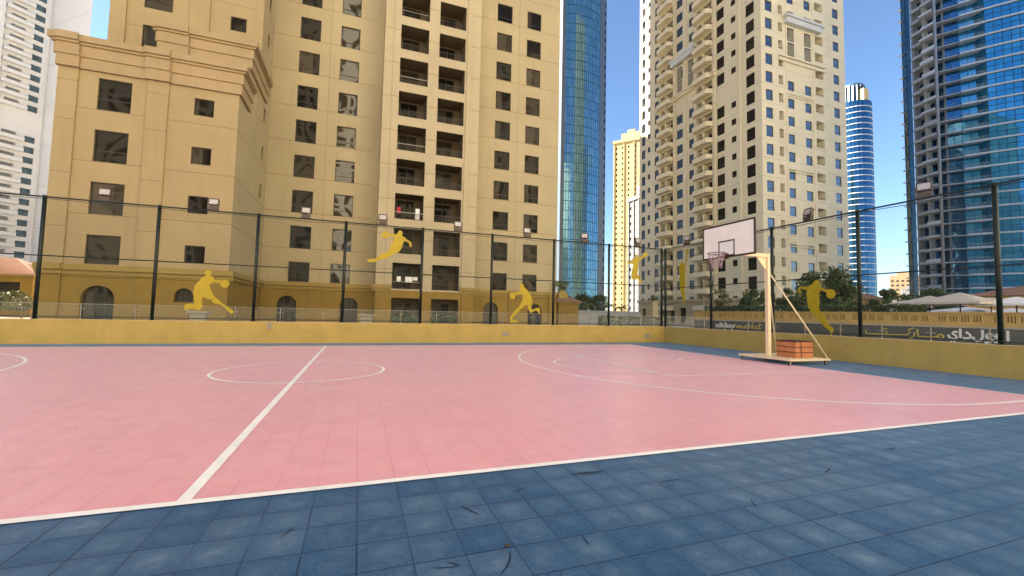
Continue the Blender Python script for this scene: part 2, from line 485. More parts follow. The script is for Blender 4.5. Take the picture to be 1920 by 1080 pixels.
def window(root, face, u, z, w, h, out=-.16, mats=('frame', 'glass'), bars=(), name='window', split=True, fw=.05):
    a, b, one = window_mesh(w, h, mats, bars, fw)
    o = bpy.data.objects.new(name, a if split else one); C.objects.link(o)
    face.put(o, u, z, out, root)
    if split:
        p = bpy.data.objects.new('pane', b); C.objects.link(p); p.parent = o
    return o

# ------------------------------------------------------------------ ground and court
g = MB('ground'); g.quad((-2500, -2500, -.12), (2500, -2500, -.12), (2500, 2500, -.12), (-2500, 2500, -.12)); struct(g, 'ground')
g = MB('paving'); g.quad((-70, -40, -.02), (30, -40, -.02), (30, 58, -.02), (-70, 58, -.02)); struct(g, 'podium_paving')
XW, YW = 16.24, 19.93
X0C, X1C, Y0C, Y1C, XM, YM = -15.2, 12.85, 3.83, 18.44, -1.16, 11.1
g = MB('bluecourt'); g.quad((-24, -8, 0), (XW, -8, 0), (XW, YW, 0), (-24, YW, 0)); struct(g, 'court_surround')
g = MB('pinkcourt'); g.quad((X0C, Y0C, .004), (X1C, Y0C, .004), (X1C, Y1C, .004), (X0C, Y1C, .004)); struct(g, 'court_floor')
g = MB('line'); Z = .008
def seg(x0, y0, x1, y1): g.quad((x0, y0, Z), (x1, y0, Z), (x1, y1, Z), (x0, y1, Z))
w = .08
seg(X0C, Y0C - w / 2, X1C, Y0C + w / 2)
seg(X0C, Y1C - .03, X1C, Y1C + .02)
seg(X1C - .02, Y0C + w / 2, X1C + .02, Y1C - .03); seg(X0C - .02, Y0C + w / 2, X0C + .02, Y1C - .03)
seg(XM - .045, Y0C + w / 2, XM + .045, Y1C - .03)
Z = .0095
g.ring(XM, YM, 1.765, 1.835, Z)
for s in (1, -1):
    hx = XM + s * (11.2 - XM); fx = XM + s * (7.2 - XM); ex = X1C if s > 0 else X0C
    yc = 11.02
    r = 6.58
    a = math.pi / 2
    g.ring(hx, yc, r - .036, r + .036, .0085, a if s > 0 else -a, 3 * a if s > 0 else a, 96)
    lo, hi = sorted((hx, ex)); Z = .0085
    seg(lo, yc - r - .036, hi, yc - r + .036); seg(lo, yc + r - .036, hi, yc + r + .036)
    g.ring(fx, yc, 1.76, 1.825, .0102, a if s > 0 else -a, 3 * a if s > 0 else a, 48)
    Z = .0108
    seg(fx - .034, yc - 2.54, fx + .034, yc + 2.5)
    lo, hi = sorted((fx + s * .034, ex - s * .02)); 
    seg(lo, yc - 2.54, hi, yc - 2.475); seg(lo, yc + 2.435, hi, yc + 2.5)
    g.ring(hx, yc, 1.215, 1.27, .0102, a if s > 0 else -a, 3 * a if s > 0 else a, 40)
struct(g, 'court_markings')
# scuffs and specks
g = MB('scuff', 'speck')
def scuff(x, y, L, a, bend, w, mat, z):
    n = 7; pts = []
    for i in range(n + 1):
        t = i / n
        aa = a + bend * (t - .5)
        pts.append((x, y, w * math.sin(math.pi * min(1, max(.06, t))) ** .5, aa)); x += L / n * math.cos(aa); y += L / n * math.sin(aa)
    vs = []
    for (px, py, ww, aa) in pts:
        vs += [(px - ww * math.sin(aa), py + ww * math.cos(aa), z), (px + ww * math.sin(aa), py - ww * math.cos(aa), z)]
    g.add(vs, [(2 * i, 2 * i + 1, 2 * i + 3, 2 * i + 2) for i in range(n)], mat)
rs = random.Random(3)
for i in range(30):
    x = rs.uniform(-2.5, 9); y = rs.uniform(1.3, 3.7)
    if x * .34 + y * .94 < 1.2: continue
    scuff(x, y, rs.choice((.04, .07, .1, .16)), rs.uniform(0, 3.14), rs.uniform(-1.2, 1.2), rs.uniform(.0015, .004), 'scuff', .003)
for x, y, L, a, b_, w_ in ((.78, 3.2, .21, -1.09, .1, .008), (1.22, 3.32, .16, .38, .1, .007), (.45, 2.49, .15, -.15, .3, .006), (.60, 2.47, .08, 2.5, .2, .006), (.92, 2.52, .26, -2.2, -.7, .007), (1.86, 3.54, .34, -.06, .1, .022), (2.5, 3.15, .24, .08, .2, .006), (1.44, 2.57, .13, -1.7, .3, .006), (3.0, 2.65, .16, -2.1, .3, .006), (4.2, 2.9, .2, .4, .4, .008), (5.6, 3.2, .25, .1, .2, .01), (-.4, 3.1, .14, 1.2, .3, .006)):
    scuff(x, y, L, a, b_, w_, 'scuff', .0032)
for i in range(34):
    x = rs.uniform(-6, 9); y = rs.uniform(4.0, 9)
    scuff(x, y, rs.uniform(.01, .04), rs.uniform(0, 3.14), rs.uniform(-1, 1), rs.uniform(.002, .005), 'speck', .0065)
struct(g, 'court_scuff_marks')
# a dry leaf lying on the blue tiles
lf = MB('leafbrown')
pts = [(0, 0), (.012, .009), (.026, .012), (.04, .006), (.05, -.002), (.038, -.010), (.022, -.011), (.008, -.006)]
lf.add([(x, y, .004 + .010 * math.sin(x * 60)) for x, y in pts] + [(x, y, .001 + .010 * math.sin(x * 60)) for x, y in pts], [tuple(range(8)), tuple(range(15, 7, -1))] + [(i, (i + 1) % 8, 8 + (i + 1) % 8, 8 + i) for i in range(8)])
lf.tube([(0, 0, .004), (-.02, -.012, .003), (-.035, -.03, .003)], .0015, 5)
o = lf.build('fallen_leaf'); o.location = (.90, 2.57, 0); o.rotation_euler = (0, 0, .3)
tag(o, 'small dry brown leaf lying on the blue tiles near the camera', 'leaf')

# ------------------------------------------------------------------ low court walls
def low_wall(name, a, b, label, patches):
    root = thing(name, label, 'wall', (a[0], a[1], 0))
    k = MB('wallpaint'); k.box((a[0], a[1], -.05), (b[0], b[1], .86)); k.build('wall_body', root)
    k = MB('lit_walltop'); k.box((a[0], a[1], .86), (b[0], b[1], .88)); k.build('coping', root)
    for (x, y, z, rx, rz, ax, sd_) in patches:
        rr = random.Random(sd_); pts = []
        for i in range(16):
            t = 2 * math.pi * i / 16; q = rr.uniform(.75, 1.2)
            du, dz = rx * q * math.cos(t), rz * q * math.sin(t)
            pts.append((x + du, y, z + dz) if ax == 'x' else (x, y + du, z + dz))
        k = MB('bare'); k.extr(pts, (0, -.004, 0) if ax == 'x' else (-.004, 0, 0)); k.build('bare_plaster_patch', root)
    return root
low_wall('court_wall', (-26, YW), (XW, YW + .2), 'long low ochre wall along the far side of the court under the fence', [(-3.42, YW, .69, .09, .16, 'x', 1), (6.81, YW, .42, .20, .10, 'x', 2), (15.1, YW, .36, .20, .13, 'x', 3)])
low_wall('court_wall', (XW, -8), (XW + .2, YW + .2), 'low ochre wall behind the basketball hoop at the right end of the court', [])

# ------------------------------------------------------------------ chain link fences
FZ = 5.29
def fence(label, face, posts, top_u, mid_z):
    root = thing('chain_link_fence', label, 'fence', face.p(posts[0], .88, -.1))
    for u in posts:
        k = MB('green'); k.tube([face.p(u, .88, -.10), face.p(u, FZ, -.10)], .062, 12); k.tube([face.p(u, .88, -.10), face.p(u, .90, -.10)], .11, 12)
        k.tube([face.p(u, FZ, -.10), face.p(u, FZ + .03, -.10)], .07, 10)
        k.build('post', root)
    u0, u1 = posts[0], posts[-1]
    for z, r, s_ in ((FZ - .03, .028, 0), (mid_z, .022, .02), (.97, .016, 0)):
        k = MB('green'); k.tube([face.p(u0, z, -.045), face.p(u1, z, -.045)], r, 8); k.build('rail', root)
    # cable sagging along the top rail
    k = MB('black'); pts = []
    n = int((u1 - u0) / .85)
    for i in range(n + 1):
        u = u0 + (u1 - u0) * i / n
        pts.append(face.p(u, FZ - .10 - (.05 * random.random() if i % 4 else 0), -.03))
    k.tube(pts, .011, 5); k.build('cable', root)
    pitch = .072; r = .0019
    for a, b in zip(posts, posts[1:]):
        k = MB('wire'); z0, z1 = .93, FZ - .05; H = z1 - z0; a += .05; b -= .05
        for sgn, off in ((1, -.035), (-1, -.031)):
            t = a - H if sgn > 0 else a
            end = b if sgn > 0 else b + H
            while t < end:
                p0 = (t, z0); p1 = (t + sgn * H, z1)
                ua, ub = sorted((p0[0], p1[0]))
                lo, hi = max(ua, a), min(ub, b)
                if hi - lo > .02:
                    f = lambda u: z0 + (u - p0[0]) * sgn
                    k.tube([face.p(lo, f(lo), off), face.p(hi, f(hi), off)], r, 3, caps=False, smooth=False)
                t += pitch
        k.build('wire_mesh', root)
    return root
FF = Face(0, YW, 1, 0)           # far side, u = x
FR = Face(XW, 0, 0, -1)          # right end, u = -y
fence('tall dark green chain link fence along the far wall with yellow player cutouts', FF, [-17.6, -14.2, -10.81, -7.41, -4.04, -.67, 2.67, 6.05, 9.39, 12.68, 16.14], None, 3.14)
fence('tall dark green chain link fence along the right wall behind the hoop', FR, [-19.95, -16.6, -13.26, -9.94, -6.5, -3.1, .3], None, 3.02)

# ------------------------------------------------------------------ floodlights on the fence
def floodlight():
    root = thing('floodlight', 'x', 'floodlight')
    k = MB('lampbody'); k.box((-.17, -.05, .10), (.17, .06, .36)); 
    for i in range(6): k.box((-.15 + i * .055, .06, .12), (-.135 + i * .055, .10, .34))
    k.box((-.19, -.065, .335), (.19, -.05, .375)); k.box((-.19, -.065, .085), (.19, -.05, .125)); k.box((-.19, -.065, .125), (-.15, -.05, .335)); k.box((.15, -.065, .125), (.19, -.05, .335))
    b = k.build('housing', root, (0, 0, 0))
    k = MB('lens'); k.box((-.148, -.058, .127), (.148, -.052, .333)); l_ = k.build('lens', root, (0, 0, 0))
    for o in (b, l_):
        o.location = (0, 0, .12); o.rotation_euler = (R_(-14), 0, 0)
    k = MB('lampbody'); k.box((-.20, -.02, .0), (.20, .02, .03)); k.box((-.205, -.02, .0), (-.185, .02, .34)); k.box((.185, -.02, .0), (.205, .02, .34)); k.box((-.17, -.05, -.02), (.17, .05, 0)); k.box((-.16, -.03, .03), (.16, .03, .17)); k.build('bracket', root, (0, 0, 0))
    return root
fl0 = floodlight()
ords = ['leftmost floodlight on the far fence, seen against a large dark window of the tan wing',
        'floodlight on the far fence beside a small window of the tan wing',
        'third floodlight from the left on the far fence, by the tan tower windows',
        'floodlight on the far fence just left above the leaping yellow cutout',
        'floodlight on the far fence in front of the right column of recessed balconies',
        'floodlight on the far fence in front of the cream tower right of its balconies',
        'dark floodlight on the far fence in front of the teal glass tower',
        'dark floodlight on the far fence left of the corner post, before the distant cream towers']
def spot(u, face, label, k):
    o = fl0 if k == 0 else copy_tree(fl0)
    o['label'] = label; o['group'] = 'floodlights along the top of the fence'
    face.put(o, u, FZ + .0, -.1)
    o.rotation_euler = (0, 0, face.ang + R_([4, -3, 2, -5, 6, 0, -12, 14, 10, -16, 18][k]))
FLX = [-9.13, -5.66, -2.29, .86, 4.32, 7.88, 11.17, 14.53]
for i, x in enumerate(FLX): spot(x, FF, ords[i], i)
for j, (y, lb) in enumerate(((18.25, 'floodlight on the right fence left of the backboard near the corner'), (11.72, 'brown floodlight on the right fence above and right of the backboard'), (8.05, 'floodlight on the right fence in front of the blue glass tower'))):
    spot(-y, FR, lb, 8 + j)

# ------------------------------------------------------------------ yellow player cutouts
FIG = {}
FIG[1] = ("Y", [[-5.79, 2.84], [-5.73, 2.88], [-5.63, 2.89], [-5.56, 2.84], [-5.57, 2.76], [-5.6, 2.69], [-5.5, 2.62], [-5.46, 2.51], [-5.34, 2.51], [-5.24, 2.5], [-5.19, 2.51], [-5.09, 2.54], [-4.99, 2.51], [-4.93, 2.41], [-4.93, 2.33], [-4.98, 2.25], [-5.07, 2.2], [-5.16, 2.23], [-5.22, 2.31], [-5.24, 2.39], [-5.44, 2.39], [-5.52, 2.36], [-5.58, 2.34], [-5.6, 2.26], [-5.53, 2.07], [-5.46, 1.91], [-5.36, 1.81], [-5.22, 1.68], [-5.11, 1.57], [-4.97, 1.49], [-4.85, 1.41], [-4.78, 1.33], [-4.71, 1.28], [-4.74, 1.18], [-4.82, 1.19], [-4.91, 1.27], [-5.06, 1.43], [-5.21, 1.54], [-5.35, 1.56], [-5.47, 1.63], [-5.52, 1.72], [-5.69, 1.77], [-5.8, 1.82], [-5.82, 1.66], [-5.79, 1.52], [-5.82, 1.36], [-5.93, 1.28], [-6.03, 1.33], [-6.25, 1.35], [-6.28, 1.27], [-6.35, 1.27], [-6.39, 1.35], [-6.37, 1.51], [-6.22, 1.54], [-6.06, 1.54], [-6.07, 1.68], [-6.1, 1.84], [-6.13, 2.0], [-6.1, 2.19], [-6.04, 2.32], [-5.95, 2.46], [-5.87, 2.58], [-5.76, 2.65], [-5.74, 2.71], [-5.79, 2.77]])
FIG[2] = ("Y", [[1.53, 5.01], [1.59, 5.09], [1.7, 5.09], [1.74, 5.03], [1.73, 4.92], [1.73, 4.86], [1.84, 4.8], [1.97, 4.7], [2.13, 4.61], [2.17, 4.55], [2.17, 4.39], [2.1, 4.37], [2.07, 4.45], [2.06, 4.54], [1.92, 4.61], [1.83, 4.63], [1.79, 4.52], [1.75, 4.35], [1.7, 4.24], [1.6, 4.1], [1.52, 4.04], [1.37, 3.98], [1.25, 3.89], [1.12, 3.81], [0.92, 3.73], [0.75, 3.67], [0.62, 3.6], [0.47, 3.57], [0.35, 3.57], [0.22, 3.62], [0.32, 3.7], [0.44, 3.72], [0.62, 3.75], [0.71, 3.84], [0.81, 3.94], [1.01, 4.03], [1.16, 4.14], [1.23, 4.32], [1.28, 4.48], [1.35, 4.57], [1.38, 4.71], [1.37, 4.78], [1.19, 4.8], [1.12, 4.75], [1.06, 4.7], [0.97, 4.68], [0.88, 4.72], [0.84, 4.8], [0.83, 4.89], [0.87, 4.97], [0.96, 5.01], [1.05, 5.0], [1.11, 4.95], [1.18, 4.93], [1.34, 4.92], [1.47, 4.91], [1.52, 4.92]])
FIG[3] = ("Y", [[7.52, 2.88], [7.61, 2.95], [7.71, 2.9], [7.73, 2.78], [7.82, 2.71], [7.99, 2.54], [8.12, 2.37], [8.18, 2.22], [8.22, 2.08], [8.21, 1.9], [8.16, 1.84], [8.18, 1.66], [8.29, 1.68], [8.45, 1.72], [8.55, 1.77], [8.63, 1.7], [8.64, 1.46], [8.55, 1.46], [8.49, 1.58], [8.36, 1.59], [8.23, 1.51], [8.1, 1.48], [8.04, 1.57], [7.97, 1.74], [7.97, 1.85], [7.84, 1.89], [7.75, 1.77], [7.59, 1.65], [7.47, 1.53], [7.32, 1.38], [7.2, 1.26], [7.14, 1.13], [7.42, 1.09], [7.44, 0.98], [7.05, 0.98], [7.06, 1.11], [7.0, 1.17], [7.07, 1.28], [7.22, 1.49], [7.34, 1.64], [7.5, 1.76], [7.59, 1.97], [7.68, 2.12], [7.69, 2.32], [7.61, 2.4], [7.33, 2.38], [7.29, 2.28], [7.25, 2.19], [7.16, 2.14], [7.05, 2.17], [6.99, 2.26], [6.99, 2.34], [7.04, 2.43], [7.15, 2.45], [7.26, 2.44], [7.48, 2.52], [7.55, 2.58], [7.52, 2.7]])
FIG[4] = ("Y", [[13.79, 4.32], [13.8, 4.41], [14.14, 4.49], [14.11, 4.61], [14.31, 4.66], [14.31, 4.79], [14.4, 4.86], [14.51, 4.83], [14.52, 4.68], [14.82, 4.82], [14.9, 4.98], [15.01, 5.06], [15.13, 5.01], [15.13, 4.88], [14.98, 4.74], [14.69, 4.58], [14.56, 4.53], [14.53, 4.21], [14.5, 3.93], [14.47, 3.77], [14.6, 3.61], [14.76, 3.4], [14.69, 3.26], [14.6, 3.25], [14.53, 3.44], [14.37, 3.55], [14.4, 3.44], [14.14, 3.45], [14.09, 3.59], [14.08, 3.8], [14.14, 4.02], [14.19, 4.3], [13.98, 4.32]])
FIG[5] = ("X", [[18.61, 4.32], [18.53, 4.43], [18.44, 4.3], [18.43, 4.22], [18.34, 4.25], [18.29, 4.52], [18.24, 4.81], [18.27, 4.92], [18.2, 5.02], [18.07, 5.01], [18.02, 4.9], [18.07, 4.81], [18.15, 4.74], [18.2, 4.51], [18.26, 4.2], [18.29, 4.1], [18.3, 3.68], [18.34, 3.58], [18.3, 3.15], [18.39, 2.84], [18.35, 2.68], [18.3, 2.17], [18.48, 2.16], [18.52, 2.43], [18.59, 2.69], [18.71, 2.91], [18.77, 3.5], [18.74, 3.66], [18.8, 4.19]])
FIG[6] = ("X", [[11.47, 2.92], [11.37, 2.95], [11.26, 2.92], [11.25, 2.8], [11.26, 2.73], [11.19, 2.65], [11.02, 2.58], [10.92, 2.58], [10.78, 2.56], [10.7, 2.48], [10.7, 2.37], [10.76, 2.26], [10.86, 2.23], [10.97, 2.25], [11.03, 2.35], [11.01, 2.46], [11.16, 2.53], [11.25, 2.54], [11.29, 2.42], [11.29, 2.26], [11.28, 2.07], [11.31, 1.92], [11.27, 1.79], [11.15, 1.64], [11.06, 1.5], [11.0, 1.33], [10.88, 1.21], [10.78, 1.15], [10.78, 1.05], [10.84, 1.01], [10.85, 0.89], [10.91, 0.89], [10.9, 1.03], [11.01, 1.11], [11.19, 1.26], [11.31, 1.41], [11.46, 1.57], [11.62, 1.76], [11.73, 1.95], [11.74, 2.15], [11.77, 2.31], [11.75, 2.53], [11.73, 2.58], [11.9, 2.61], [11.98, 2.66], [12.02, 2.61], [11.97, 2.51], [12.04, 2.46], [12.1, 2.53], [12.12, 2.62], [12.07, 2.71], [11.96, 2.74], [11.73, 2.71], [11.6, 2.77], [11.52, 2.81]])
figl = {1: 'yellow cutout of a crouching player with ball at right, low on the far fence',
        2: 'yellow cutout of a player leaping diagonally, one arm bent, high on the far fence',
        3: 'yellow cutout of a running player with ball at left, low on far fence',
        4: 'yellow cutout of a jumping player lifting the ball up right, left of corner post',
        5: 'narrow yellow cutout of a player reaching straight up, right of the corner post',
        6: 'yellow cutout of a player with ball at right, right of the hoop'}
for k, (pl, pts) in FIG.items():
    q = MB('yellow')
    if pl == 'Y': q.extr([(x, YW + .045, z) for x, z in pts], (0, -.006, 0)); o0 = (pts[0][0], YW + .045, pts[0][1])
    else: q.extr([(XW + .045, y, z) for y, z in pts], (-.006, 0, 0)); o0 = (XW + .045, pts[0][0], pts[0][1])
    # n-gons: triangulate so concave outlines render right
    o = q.build('player_cutout', origin=o0)
    bm = bmesh.new(); bm.from_mesh(o.data); bmesh.ops.triangulate(bm, faces=bm.faces[:]); bm.to_mesh(o.data); bm.free()
    cl_ = MB('black')
    for i in range(0, len(pts), max(1, len(pts) // 6)):
        a_, z_ = pts[i]
        if pl == 'Y': cl_.box((a_ - .02, YW + .03, z_ - .012), (a_ + .02, YW + .05, z_ + .012))
        else: cl_.box((XW + .03, a_ - .02, z_ - .012), (XW + .05, a_ + .02, z_ + .012))
    cl_.build('wire_tie', o, o0)
    tag(o, figl[k], 'cutout sign', 'yellow player cutouts on the fence')

# ------------------------------------------------------------------ basketball stand
HX, HY = 11.3, 10.78
hoop = thing('basketball_stand', 'cream wheeled basketball stand with white backboard in front of the right wall', 'basketball hoop', (12.95, 10.69, 0))
k = MB('cream_steel')
BX0, BX1, BY0, BY1 = 12.65, 14.45, 9.68, 11.62
for (a, b) in (((BX0, BY0), (BX1, BY0 + .08)), ((BX0, BY1 - .08), (BX1, BY1)), ((BX0, BY0 + .08), (BX0 + .08, BY1 - .08)), ((BX1 - .08, BY0 + .08), (BX1, BY1 - .08))):
    k.box((*a, .14), (*b, .20))
k.box((BX0 + .08, 10.45, .142), (BX1 - .08, 10.93, .198)); k.box((BX0 + .08, BY0 + .08, .186), (BX1 - .08, 10.45, .197)); k.box((BX0 + .08, 10.93, .186), (BX1 - .08, BY1 - .08, .197))
k.build('base', hoop)
for x, y in ((BX0 + .1, BY0 + .1), (BX1 - .1, BY0 + .1), (BX0 + .1, BY1 - .1), (BX1 - .1, BY1 - .1)):
    k = MB('steel', 'black'); k.box((x - .04, y - .04, .11), (x + .04, y + .04, .14)); k.tube([(x - .01, y - .02, .055), (x - .01, y + .02, .055)], .055, 14, 'black'); k.tube([(x - .01, y - .025, .055), (x - .01, y + .025, .055)], .028, 10, 'white')
    k.box((x - .02, y - .035, .05), (x + .02, y - .027, .12)); k.box((x - .02, y + .027, .05), (x + .02, y + .035, .12)); k.build('caster', hoop)
PX, PY = 12.95, 10.69
k = MB('cream_steel'); k.box((PX - .06, PY - .06, .2), (PX + .06, PY + .06, 3.62)); k.box((PX - .16, PY - .16, .2), (PX + .16, PY + .16, .215))
k.build('pole', hoop, bevel=.008)
k = MB('cream_steel')
k.box((HX + .10, PY - .05, 3.51), (PX + .065, PY + .05, 3.63)); k.extr([(PX - .06, PY - .015, 3.05), (PX - .06, PY - .015, 3.51), (PX - .50, PY - .015, 3.51)], (0, .03, 0))
k.box((HX + .03, PY - .35, 3.45), (HX + .10, PY - .29, 4.3)); k.box((HX + .03, PY + .45, 3.45), (HX + .10, PY + .51, 4.3)); k.box((HX + .035, PY - .29, 3.52), (HX + .09, PY + .45, 3.60)); k.box((HX + .035, PY - .29, 4.2), (HX + .09, PY + .45, 4.26))
k.build('arm', hoop)
b_ = MB('board'); hw = 1.06; z0, z1 = 3.42, 4.55; b_.box((HX, HY - hw + .04, z0 + .04), (HX + .03, HY + hw - .04, z1 - .04)); board = b_.build('backboard', hoop)
k = MB('boardframe'); 
for a in ((HY - hw, HY - hw + .055, z0, z1), (HY + hw - .055, HY + hw, z0, z1), (HY - hw + .055, HY + hw - .055, z0, z0 + .055), (HY - hw + .055, HY + hw - .055, z1 - .055, z1)):
    k.box((HX - .006, a[0], a[2]), (HX + .036, a[1], a[3]))
k.build('border', board)
k = MB('boardframe'); y0, y1, za, zb = 10.49, 11.15, 3.46, 3.99
for a in ((y0, y0 + .045, za, zb), (y1 - .045, y1, za, zb), (y0 + .045, y1 - .045, za, za + .045), (y0 + .045, y1 - .045, zb - .045, zb)):
    k.box((HX - .004, a[0], a[2]), (HX + .0, a[1], a[3]))
k.build('target_square', board)
RX, RY, RZ, RR = HX - .42, HY + .04, 3.53, .265
k = MB('rim'); n = 40
k.tube([(RX + RR * math.cos(2 * math.pi * i / n), RY + RR * math.sin(2 * math.pi * i / n), RZ) for i in range(n + 1)], .013, 8, caps=False)
k.box((HX - .17, RY - .09, RZ - .015), (HX - .005, RY + .09, RZ + .015)); k.box((HX - .02, RY - .09, RZ - .16), (HX - .005, RY + .09, RZ - .016))
k.tube([(HX - .02, RY - .07, RZ - .14), (RX + .12, RY - .23, RZ - .01)], .009, 6); k.tube([(HX - .02, RY + .07, RZ - .14), (RX + .12, RY + .23, RZ - .01)], .009, 6)
k.build('rim', hoop)
k = MB('net'); nn = 12
for sgn in (1, -1):
    for i in range(nn):
        pts = []
        for j in range(8):
            t = j / 7; a = 2 * math.pi * (i + sgn * t * 2.6) / nn
            r = RR * (1 - .48 * t ** .7) + .015 * math.sin(j * 2.1 + i); pts.append((RX + r * math.cos(a), RY + r * math.sin(a), RZ - .01 - .46 * t - .02 * math.sin(i * 1.7) * t))
        k.tube(pts, .006, 5)
k.build('net', hoop)
for tgt in ((BX1 - .06, BY0 + .06, .2), (BX1 - .06, BY1 - .06, .2)):
    k = MB('cream_steel'); k.tube([(PX + .06, PY + (-.05 if tgt[1] < 10.5 else .05), 2.95), tgt], .024, 10); k.build('brace', hoop)
# ballast box on the base
bal = thing('ballast_box', 'orange box bound with dark straps resting on the basketball stand base', 'box', (13.72, 10.34, .2))
bx = (13.32, 10.02, 14.12, 10.70)
k = MB('orange')
for i in range(3): k.box((bx[0], bx[1], .2 + .17 * i + .004), (bx[2], bx[3], .2 + .17 * (i + 1) - .004))
k.build('body', bal, bevel=.01)
for z in (.2 + .17 - .012, .2 + .34 - .012):
    k = MB('strap'); k.box((bx[0] - .006, bx[1] - .006, z), (bx[2] + .006, bx[3] + .006, z + .022)); k.build('strap', bal)
k = MB('strap'); k.box((bx[0] - .015, bx[1] - .015, .71), (bx[2] + .015, bx[3] + .015, .745)); k.build('lid', bal)
k = MB('strap'); k.box((13.55, bx[1] - .009, .2), (13.575, bx[1] + .01, .71)); k.build('strap', bal)

# ------------------------------------------------------------------ main apartment tower
F3 = 3.055
A = Face(0, 40, 1, 0); B = Face(0, 30.9, 1, 0); U = Face(0, 36, 1, 0); T2v = Face(0, 33, 1, 0); BY = Face(0, 38.13, 1, 0)
S_ = Face(-7.7, 0, 0, 1)          # side of the wing, looks +X: u = +y
tower = thing('apartment_tower', 'large tan apartment tower with balcony bay, cornice wing and ochre arcade base across the court', 'building', (0, 40, 0))
ZT = 118
wl = MB('cream', 'joint', 'bay', 'wing', 'shaded_recess')
win = []                          # (face,u0,u1,z0,z1,bars)
tops = [26.77 + F3 * k for k in range(-7, 3)]
A_op = []; 
for t in tops:
    h = 1.69 if t < 6 else 1.93
    for u0, u1 in ((-5.71, -4.09), (-2.44, -.85)): win.append((A, u0, u1, t - h, t, 1 if u0 < -4 else 3)); A_op.append((u0, u1, t - h, t, .16, None, 'cream'))
    t2 = t - .02
    for u0, u1 in ((12.06, 13.66), (15.3, 16.86)): win.append((A, u0, u1, t2 - 1.84, t2, 1)); A_op.append((u0, u1, t2 - 1.84, t2, .16, None, 'cream'))
gz = [26.77 + F3 * k - 1.90 for k in range(-8, 10)]
J = .022
A_gr = [(-7.7, 1.3, z - J, z + J) for z in gz] + [(9.9, 19.05, z - J, z + J) for z in gz] + [(u - J * .7, u + J * .7, 3.65, ZT) for u in (-3.25, 14.45)]
A.wall(wl, -7.7, 1.22, 3.2, ZT, A_op, A_gr, 'cream')
A.wall(wl, 9.9, 19.05, 3.2, ZT, A_op, A_gr, 'cream')
# balcony bay
B_op = []; balc = []
btops = [26.97 + F3 * k for k in range(-7, 3)]
for t in btops:
    for u0, u1 in ((2.58, 5.05), (6.0, 8.44)):
        B_op.append((u0, u1, t - 2.24, t, 1.9, 'shaded_recess', 'shaded_recess')); balc.append((u0, u1, t - 2.24, t))
b_gr = [(1.22, 2.58, z - J, z + J) for z in [26.42 + F3 * k for k in range(-8, 8)]] + [(5.05, 6.0, z - J, z + J) for z in [26.0 + F3 * k for k in range(-7, 8)]] + [(8.44, 9.9, z - J, z + J) for z in [26.42 + F3 * k for k in range(-8, 8)]]
b_gr += [(u - .015, u + .015, 3.2, ZT) for u in (1.95, 9.0)]
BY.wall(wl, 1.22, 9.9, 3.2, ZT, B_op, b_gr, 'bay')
for u in (1.22, 9.9): wl.quad((u, 38.13, 0), (u, 40, 0), (u, 40, ZT), (u, 38.13, ZT), 'bay')
# bay flanks: slim pilaster steps
BY.box(wl, 8.62, 9.0, 3.2, ZT, .002, .10, 'bay')
A.box(wl, 9.905, 10.32, 3.67, ZT, .002, .22, 'cream')
A.box(wl, .62, 1.215, 3.67, ZT, .002, .14, 'cream')
# wing front
W_op = []; W_gr = []
for k_ in range(4):
    t = 5.40 + F3 * k_; h = 1.86 if k_ else 1.68
    win.append((B, -14.76, -13.17, t - h, t, 2)); W_op.append((-14.76, -13.17, t - h, t, .18, None, 'wing'))
    t = 5.12 + F3 * k_; win.append((B, -10.06, -9.01, t - 1.08, t, 0)); W_op.append((-10.06, -9.01, t - 1.08, t, .18, None, 'wing'))
wz = [12.69 - F3 * k for k in range(0, 3)]
W_gr = [(-16.5, -7.7, z - J, z + J) for z in wz]
B.wall(wl, -16.5, -7.7, 3.2, 15.0, W_op, W_gr, 'wing')
pil = [(12.0 - F3 * k) for k in range(0, 3)]
for u0, u1 in ((-16.55, -15.65), (-12.4, -11.35)):
    B.box(wl, u0, u1, 3.67, 14.9, .002, .10, 'wing')
    B.wall(wl, u0, u1, 3.67, 14.9, (), [(u0, u1, z - .02, z + .02) for z in [14.15] + [13.8 - F3 * k - 1.9 for k in range(3)]], 'wing', out=.102)
# side of the wing (faces +X)
S_op = []
for k_ in range(11):
    t = 5.05 + 3.06 * k_
    if t > 36: break
    win.append((S_, 37.85, 38.62, t - 1.1, t, 0)); S_op.append((37.85, 38.62, t - 1.1, t, .18, None, 'wing'))
S_gr = [(30.9, 40, z - J, z + J) for z in [12.69 + F3 * k for k in range(-2, 8)]]
S_.wall(wl, 30.9, 33.0, 3.2, 16.3, S_op, S_gr, 'cream'); S_.wall(wl, 33.0, 36, 3.2, 19.2, S_op, S_gr, 'cream'); S_.wall(wl, 36, 40, 3.2, ZT, S_op, S_gr, 'cream')
